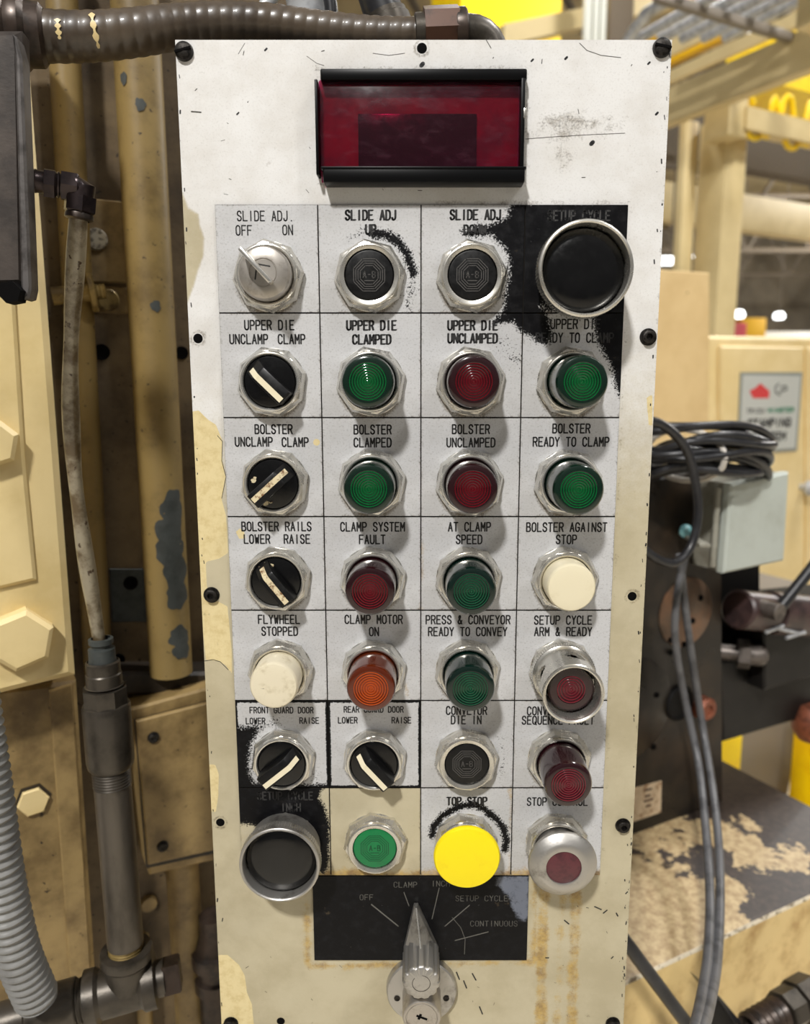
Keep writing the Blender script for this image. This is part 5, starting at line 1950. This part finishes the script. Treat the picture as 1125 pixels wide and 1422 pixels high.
CBP = W(1060, 520, 2.4)
cb = empty('cream_cabinet', CBP, 'cream steel cabinet with a grey sign on its door', 'cabinet')
bpy.context.view_layer.update()
r_plate('cabinet_body', [(983, 466), (1260, 470), (1255, 1000), (975, 1120)], rpl(CBP), .6, M['cab'], .01, cb)
r_plate('door', [(1001, 480), (1117, 482), (1117, 985), (1001, 1010)], rpl(CBP, .014), .014, M['cab'], .006, cb)
r_plate('door', [(1121, 482), (1240, 484), (1240, 962), (1121, 984)], rpl(CBP, .014), .014, M['cab'], .006, cb)
r_disc('door_knob', 1112, 676, CBP, .014, [(.012, 0), (.012, .02), (.028, .03), (.03, .045), (.02, .055), (0, .057)], M['galv'], cb)
sg = empty('stamping_sign', rpl(CBP, .02)(1068, 570), 'grey sign reading STAMPING SYSTEM with a red house mark on the cabinet door', 'sign')
bpy.context.view_layer.update()
r_plate('sign_rim', [(1029, 517), (1115, 517), (1107, 626), (1024, 632)], rpl(CBP, .018), .004, M['sign_rim'], 0, sg)
r_plate('sign_face', [(1032, 521), (1112, 522), (1104, 622), (1027, 628)], rpl(CBP, .020), .003, M['sign_face'], 0, sg)
SP = rpl(CBP, .0205)
so = SP(1068, 560)


def sloc(px, py):
    p = SP(px, py)
    return ((p - so).dot(ER), (p - so).dot(UP))


def sign_print(name, build, m):
    mb = MB()
    build(mb)
    o = mb.build(name, m, smooth=False)
    o.matrix_world = frame_matrix(so, ER, NR)
    return under(sg, o)


def house(mb):
    P = [sloc(*q) for q in ((1046, 553), (1068, 553), (1069, 543), (1063, 538), (1056, 532), (1050, 538), (1041, 543))]
    mb.add([(*p, .0) for p in P], [tuple(range(len(P)))])


def word(s, x0, y0, x1, y1, hpx, w):
    def go(mb):
        a, b = Vector(sloc(x0, y0)), Vector(sloc(x1, y1))
        c_, n = (a + b) / 2, len(s)
        h = abs(sloc(x0, y0)[1] - sloc(x0, y0 + hpx)[1])
        pitch = (b - a).length / n
        letters(mb, s, c_.x, c_.y, pitch, h, w, 0, 0, None, .74)
    return go


sign_print('red_house_mark', house, M['sign_red'])
sign_print('dark_circle_mark', lambda mb: strokes(mb, [[sloc(1083, 549), sloc(1077, 544), sloc(1077, 537), sloc(1082, 533)], [sloc(1084, 546), sloc(1086, 537), sloc(1092, 536), sloc(1093, 541), sloc(1087, 543)]], .006, 0), M['sign_dark'])
sign_print('dark_lettering', lambda mb: (word('TRICO/', 1037, 571, 1064, 570, 6, .0036)(mb), word('STAMPING', 1038, 589, 1099, 586, 10.5, .0085)(mb), word('SYSTEM', 1042, 608, 1092, 605, 10.5, .0085)(mb)), M['sign_dark'])
sign_print('green_lettering', lambda mb: word('MINSTER', 1067, 570, 1103, 569, 6, .005)(mb), M['sign_green'])

o = r_plate('tan_board', [(850, 369), (986, 379), (980, 1190), (850, 1260)], rpl(W(985, 420, 2.05)), .04, M['board'], .003)
tag(o, 'tall tan board standing beside the cream cabinet', 'board')

M['galv_far'] = M['galv']


def hbox(name, p, e0, e1, n0, n1, z0, z1, m, label=None, cat=None, bev=.01, root=None, kind=None, group=None):
    v, f = box(e0, e1, z0, z1, n0, n1, bev)
    o = mesh_obj(name, v, f, m, angle=30)
    o.matrix_world = frame_matrix(p, ER, NR)
    if root is not None:
        under(root, o)
    if label:
        tag(o, label, cat, group, kind)
    return o


def upright(name, x0, x1, py_ref, Y, z_top, label, m='steel_cream', depth=.2):
    a = W(x0, py_ref, Y)
    n_ = ER.copy()
    b = WP(x1, py_ref, a, NR)
    wdt = (b - a).dot(ER)
    o = a.copy()
    o.z = 0
    return hbox(name, o, 0, wdt, -depth, 0, 0, z_top, M[m], label, 'column')


def z_at(px, py, Y):
    return W(px, py, Y).z


upright('steel_column', 1003, 1032, 300, 4.4, z_at(1020, 165, 4.4), 'broad cream steel column right of the two slim posts')
upright('steel_column', 947, 965, 300, 4.5, z_at(950, 165, 4.5), 'slim cream post closest to the white panel', depth=.06)
upright('steel_column', 974, 983, 300, 4.7, z_at(960, 170, 4.7), 'thin cream post between the slim post and the broad column', depth=.05)

# beams overhead: runway beams come toward the right, a header beam goes off to the right
EY = -NR


def beam_pts(name, pxa, pya, Y, d, L0, L1, wdt, h, m, label, cat='beam'):
    """a beam along direction d whose near lower edge passes the given pixel point"""
    p = W(pxa, pya, Y)
    s = d.cross(UP).normalized()
    mb = MB()
    v = []
    for l in (L0, L1):
        for (a, b) in ((0, 0), (wdt, 0), (wdt, h), (0, h)):
            v.append(p + d * l + s * a + UP * b)
    f = [(0, 1, 2, 3), (7, 6, 5, 4), (0, 4, 5, 1), (1, 5, 6, 2), (2, 6, 7, 3), (3, 7, 4, 0)]
    o = mesh_obj(name, v, f, m, smooth=False)
    bm = bmesh.new()
    bm.from_mesh(o.data)
    bmesh.ops.recalc_face_normals(bm, faces=bm.faces[:])
    bm.to_mesh(o.data)
    bm.free()
    return tag(o, label, cat)


dR = NR.copy()                                    # towards the viewer and to the right
beam_pts('runway_beam', 955, 161, 4.2, dR, -.35, 3.6, -.07, .19, M['steel_cream'], 'cream runway beam resting on the slim posts, lowest of the slanting beams')
beam_pts('steel_beam', 934, 113, 4.6, dR, -1.4, 3.6, -.03, .07, M['steel_cream'], 'cream beam slanting up right, middle one above the white panel corner')
beam_pts('steel_beam', 934, 75, 4.9, dR, -1.4, 3.6, -.03, .115, M['steel_cream'], 'cream beam slanting up right, highest one next to the cable tray')
beam_pts('header_beam', 1040, 179, 4.3, ER, -.02, 4, -.10, .12, M['steel_cream'], 'cream header beam with yellow cables, running right from the broad column')
beam_pts('bracket_block', 1011, 186, 4.25, ER, 0, .15, -.18, .22, M['steel_cream'], 'cream bracket block on top of the broad column', 'bracket')
beam_pts('steel_post', 1105, 42, 3.2, ER, 0, .16, .1, .30, M['steel_cream'], 'short cream post hanging at the top right corner', 'post')
hd = WP(1060, 190, W(1040, 179, 4.3), NR)
fest = [((1028, 150), (1032, 132), (1040, 128), (1046, 146)), ((1070, 158), (1076, 136), (1080, 150), (1082, 158)), ((1084, 160), (1090, 138), (1098, 136), (1102, 162)), ((1120, 166), (1126, 142), (1132, 150), (1136, 170))]
for i, q in enumerate(fest):
    pl_ = rpl(W(1040, 179, 4.3), -.10)
    tag(mesh_obj('festoon_cable', *tube(spline([pl_(*p) for p in q], .03), .019, 10), M['yellow_paint']), 'yellow festoon cable looping up over the header beam, %s from its left end' % ('first', 'second', 'third', 'fourth')[i], 'cable', 'yellow festoon cables')
for i, q in enumerate((((1036, 178), (1042, 190), (1052, 192), (1058, 186), (1064, 190), (1070, 184)), ((1088, 190), (1094, 204), (1104, 206), (1110, 198), (1122, 202), (1130, 194)))):
    pl_ = rpl(W(1040, 179, 4.3), -.05)
    tag(mesh_obj('festoon_cable', *tube(spline([pl_(*p) for p in q], .03), .016, 10), M['yellow_paint']), 'yellow festoon cable sagging under the header beam, %s one' % ('left', 'right')[i], 'cable', 'yellow festoon cables')

# cable tray with silver conduits above the panel's right corner
ct = empty('cable_tray', W(900, 30, 3.6), 'grey cable tray carrying silver conduits above the panel', 'cable tray')
bpy.context.view_layer.update()
c0 = W(862, 50, 3.6)
for i in range(6):
    a = c0 + ER * (.15 * i) + UP * (.03 * i)
    pts = [a - dR * .05, a + dR * 3.4 + UP * .05]
    if i == 0:
        pts = [a - UP * .4 - dR * .05, a - UP * .12, a + dR * .15 + UP * .02, a + dR * .5 + UP * .04, a + dR * 3.4 + UP * .06]
    under(ct, mesh_obj('conduit', *tube(spline(pts, .05), .026, 12), M['galv']))
for s in (.35, .95, 1.6):
    p = c0 + dR * s + UP * .05
    under(ct, hbox('rung', p, -.12, .95, -.02, .02, -.06, -.02, M['duct'], bev=.004))
# yellow crane girder, its end and white posts in front
beam_pts('crane_girder', 640, 47, 6.5, ER, .0, 1.02, -.5, 1.2, M['yellow_paint'], 'big yellow crane girder end above the panel', 'crane')
beam_pts('crane_beam', 700, 62, 5.8, (ER * .9 + UP * .32).normalized(), 0, 2.0, -.12, .14, M['steel_cream'], 'cream diagonal brace under the yellow crane girder', 'beam')
for i, (x0, x1) in enumerate(((812, 822), (824, 832), (834, 842))):
    a, b = W(x0, 30, 5.6), W(x1, 30, 5.6)
    v, f = box(a.x, b.x, a.y, a.y + .08, W(812, 120, 5.6).z, W(812, -60, 5.6).z, .004)
    tag(mesh_obj('white_pipe', v, f, mat('white_pipe_paint%d' % i, (222, 224, 214), .5)), 'white vertical pipe above the panel, %s of three' % ('left', 'middle', 'right')[i], 'pipe', 'white pipes over the panel')
v, f = box(W(846, 30, 6).x, W(880, 30, 6).x, 6.0, 6.3, W(846, 140, 6).z, W(846, -60, 6).z, .01)
tag(mesh_obj('brown_column', v, f, mat('brown_column_paint', (92, 78, 58), .6)), 'brown column right of the three white pipes', 'column')
beam_pts('crane_bridge', 1085, 118, 6.6, ER, 0, 4, -.6, .50, M['yellow_paint'], 'bright yellow crane bridge crossing above the header beam at the right', 'crane')
M['ochre_paint'] = mat('ochre_yellow_paint', (222, 172, 20), .5)
beam_pts('crane_runway', 936, 92, 8.5, dR, -2, 2.4, .1, .42, M['ochre_paint'], 'ochre yellow beam seen between the slanting cream beams', 'crane')

# ------------------------------------------------------------------ the hall: floor, far wall, ceiling, trusses, lamps
M['floor_paint'] = mat('pale_factory_floor', (214, 206, 190), 0.45, 0, (190, 180, 160), 1.2)
M['hall_wall'] = mat('dim_far_wall', (136, 126, 108), 0.8, 0, (96, 88, 76), .35, .35, .7)
M['roof_deck'] = mat('tan_roof_deck', (176, 160, 124), 0.8, 0, (150, 134, 100), .6)
M['truss_steel'] = mat('brown_truss_steel', (92, 82, 68), 0.7)


def slab(name, x0, x1, y0, y1, z0, z1, m):
    v, f = box(x0, x1, y0, y1, z0, z1, 0)
    return tag(mesh_obj(name, v, f, m, smooth=False), kind='structure')


slab('floor', -12, 40, -6, 46, -.2, 0, M['floor_paint'])
slab('wall_back', -12, 40, 45, 45.4, 0, 11, M['hall_wall'])
slab('ceiling', -12, 40, 4.5, 46, 10.0, 10.3, M['roof_deck'])
for i, Y in enumerate((13, 19, 25, 31, 38)):
    mb = MB()
    x0, x1 = -2, 30
    zt, zb_ = 8.6, 6.6
    mb.add(*tube([(x0, Y, zt), (x1, Y, zt)], .10, 6))
    mb.add(*tube([(x0, Y, zb_), (x1, Y, zb_)], .10, 6))
    n = 26
    for j in range(n):
        xa, xb = x0 + (x1 - x0) * j / n, x0 + (x1 - x0) * (j + 1) / n
        mb.add(*tube([(xa, Y, zt if j % 2 else zb_), (xb, Y, zb_ if j % 2 else zt)], .06, 6))
    tag(mb.build('roof_truss', M['truss_steel']), kind='structure')
for i, (px, py, Y) in enumerate(((1070, 300, 14), (1090, 212, 11))):
    p = W(px, py, Y)
    tag(hbox('roof_girder', p, -6, 14, -.25, 0, -.30, .30, M['steel_cream'] if i == 0 else M['truss_steel'], bev=.01), kind='structure')
M['lamp_glow'] = mat('lamp_glow', (255, 255, 250), .5)
M['lamp_glow'].node_tree.nodes['Principled BSDF'].inputs['Emission Color'].default_value = (.94, .98, 1, 1)
M['lamp_glow'].node_tree.nodes['Principled BSDF'].inputs['Emission Strength'].default_value = 4
lampspec = [(932, 362, 9, .22, 'bright hall lamp low beside the panel edge, left of the slim posts'), (969, 356, 9, .055, 'small round hall lamp between the slim cream posts'),
            (1025, 437, 24, .20, 'round hall lamp just right of the broad column, above the cabinet'), (1082, 439, 24, .17, 'round hall lamp above the cream cabinet, farther right'),
            (1066, 44, 7, .07, 'row of hall lamps glowing high between the top right beams'), (1110, 57, 5.9, .06, 'hall lamp between the slanting beams at the right edge')]
for i, (px, py, Y, r_, lab) in enumerate(lampspec):
    p = W(px, py, Y)
    mb = MB()
    if i == 0:
        mb.add(*box(-.22, .12, -.05, .05, -.045, .045, .03))
    elif i == 4:
        for q in (-.13, -.02, .09):
            mb.add(*lathe([(0, -.03), (.05, -.026), (.055, 0), (.04, .03), (0, .035)], 16), 0, Matrix.Translation((q, 0, q * .35)))
    else:
        mb.add(*lathe([(0, -r_ * .55), (r_ * .8, -r_ * .5), (r_, 0), (r_ * .7, r_ * .6), (0, r_ * .7)], 24))
    o = mb.build('hall_lamp', M['lamp_glow'])
    o.location = p

    rod = mesh_obj('suspension_rod', *tube([(0, 0, .03), (0, 0, 10.0 - p.z)], .012, 6), M['truss_steel'], o)
    tag(o, lab, 'lamp', 'glowing lamps in the far hall')
# far clutter above the cabinet
o = MB().add(*box(-.3, .3, -.4, .4, -W(1035, 465, 18).z, .35, .02)).build('yellow_machine', M['ochre_paint'])
o.location = W(1035, 465, 18)
tag(o, 'blurred ochre machine far behind the broad column', 'machine')
o = MB().add(*box(-1.3, 1.3, -.4, .4, -W(1094, 470, 20).z, .15, .05)).build('white_machine', mat('white_machine_paint', (226, 224, 216), .5))
o.location = W(1094, 470, 20)
tag(o, 'blurred white machine far off above the cream cabinet', 'machine')
o = MB().add(*box(-.15, .15, -.1, .1, -W(1023, 464, 14).z, .2, .04)).build('red_light', mat('red_beacon', (220, 90, 100), .5))
o.location = W(1023, 464, 14)
tag(o, 'small blurred red machine part on the far floor beside the ochre machine', 'machine')
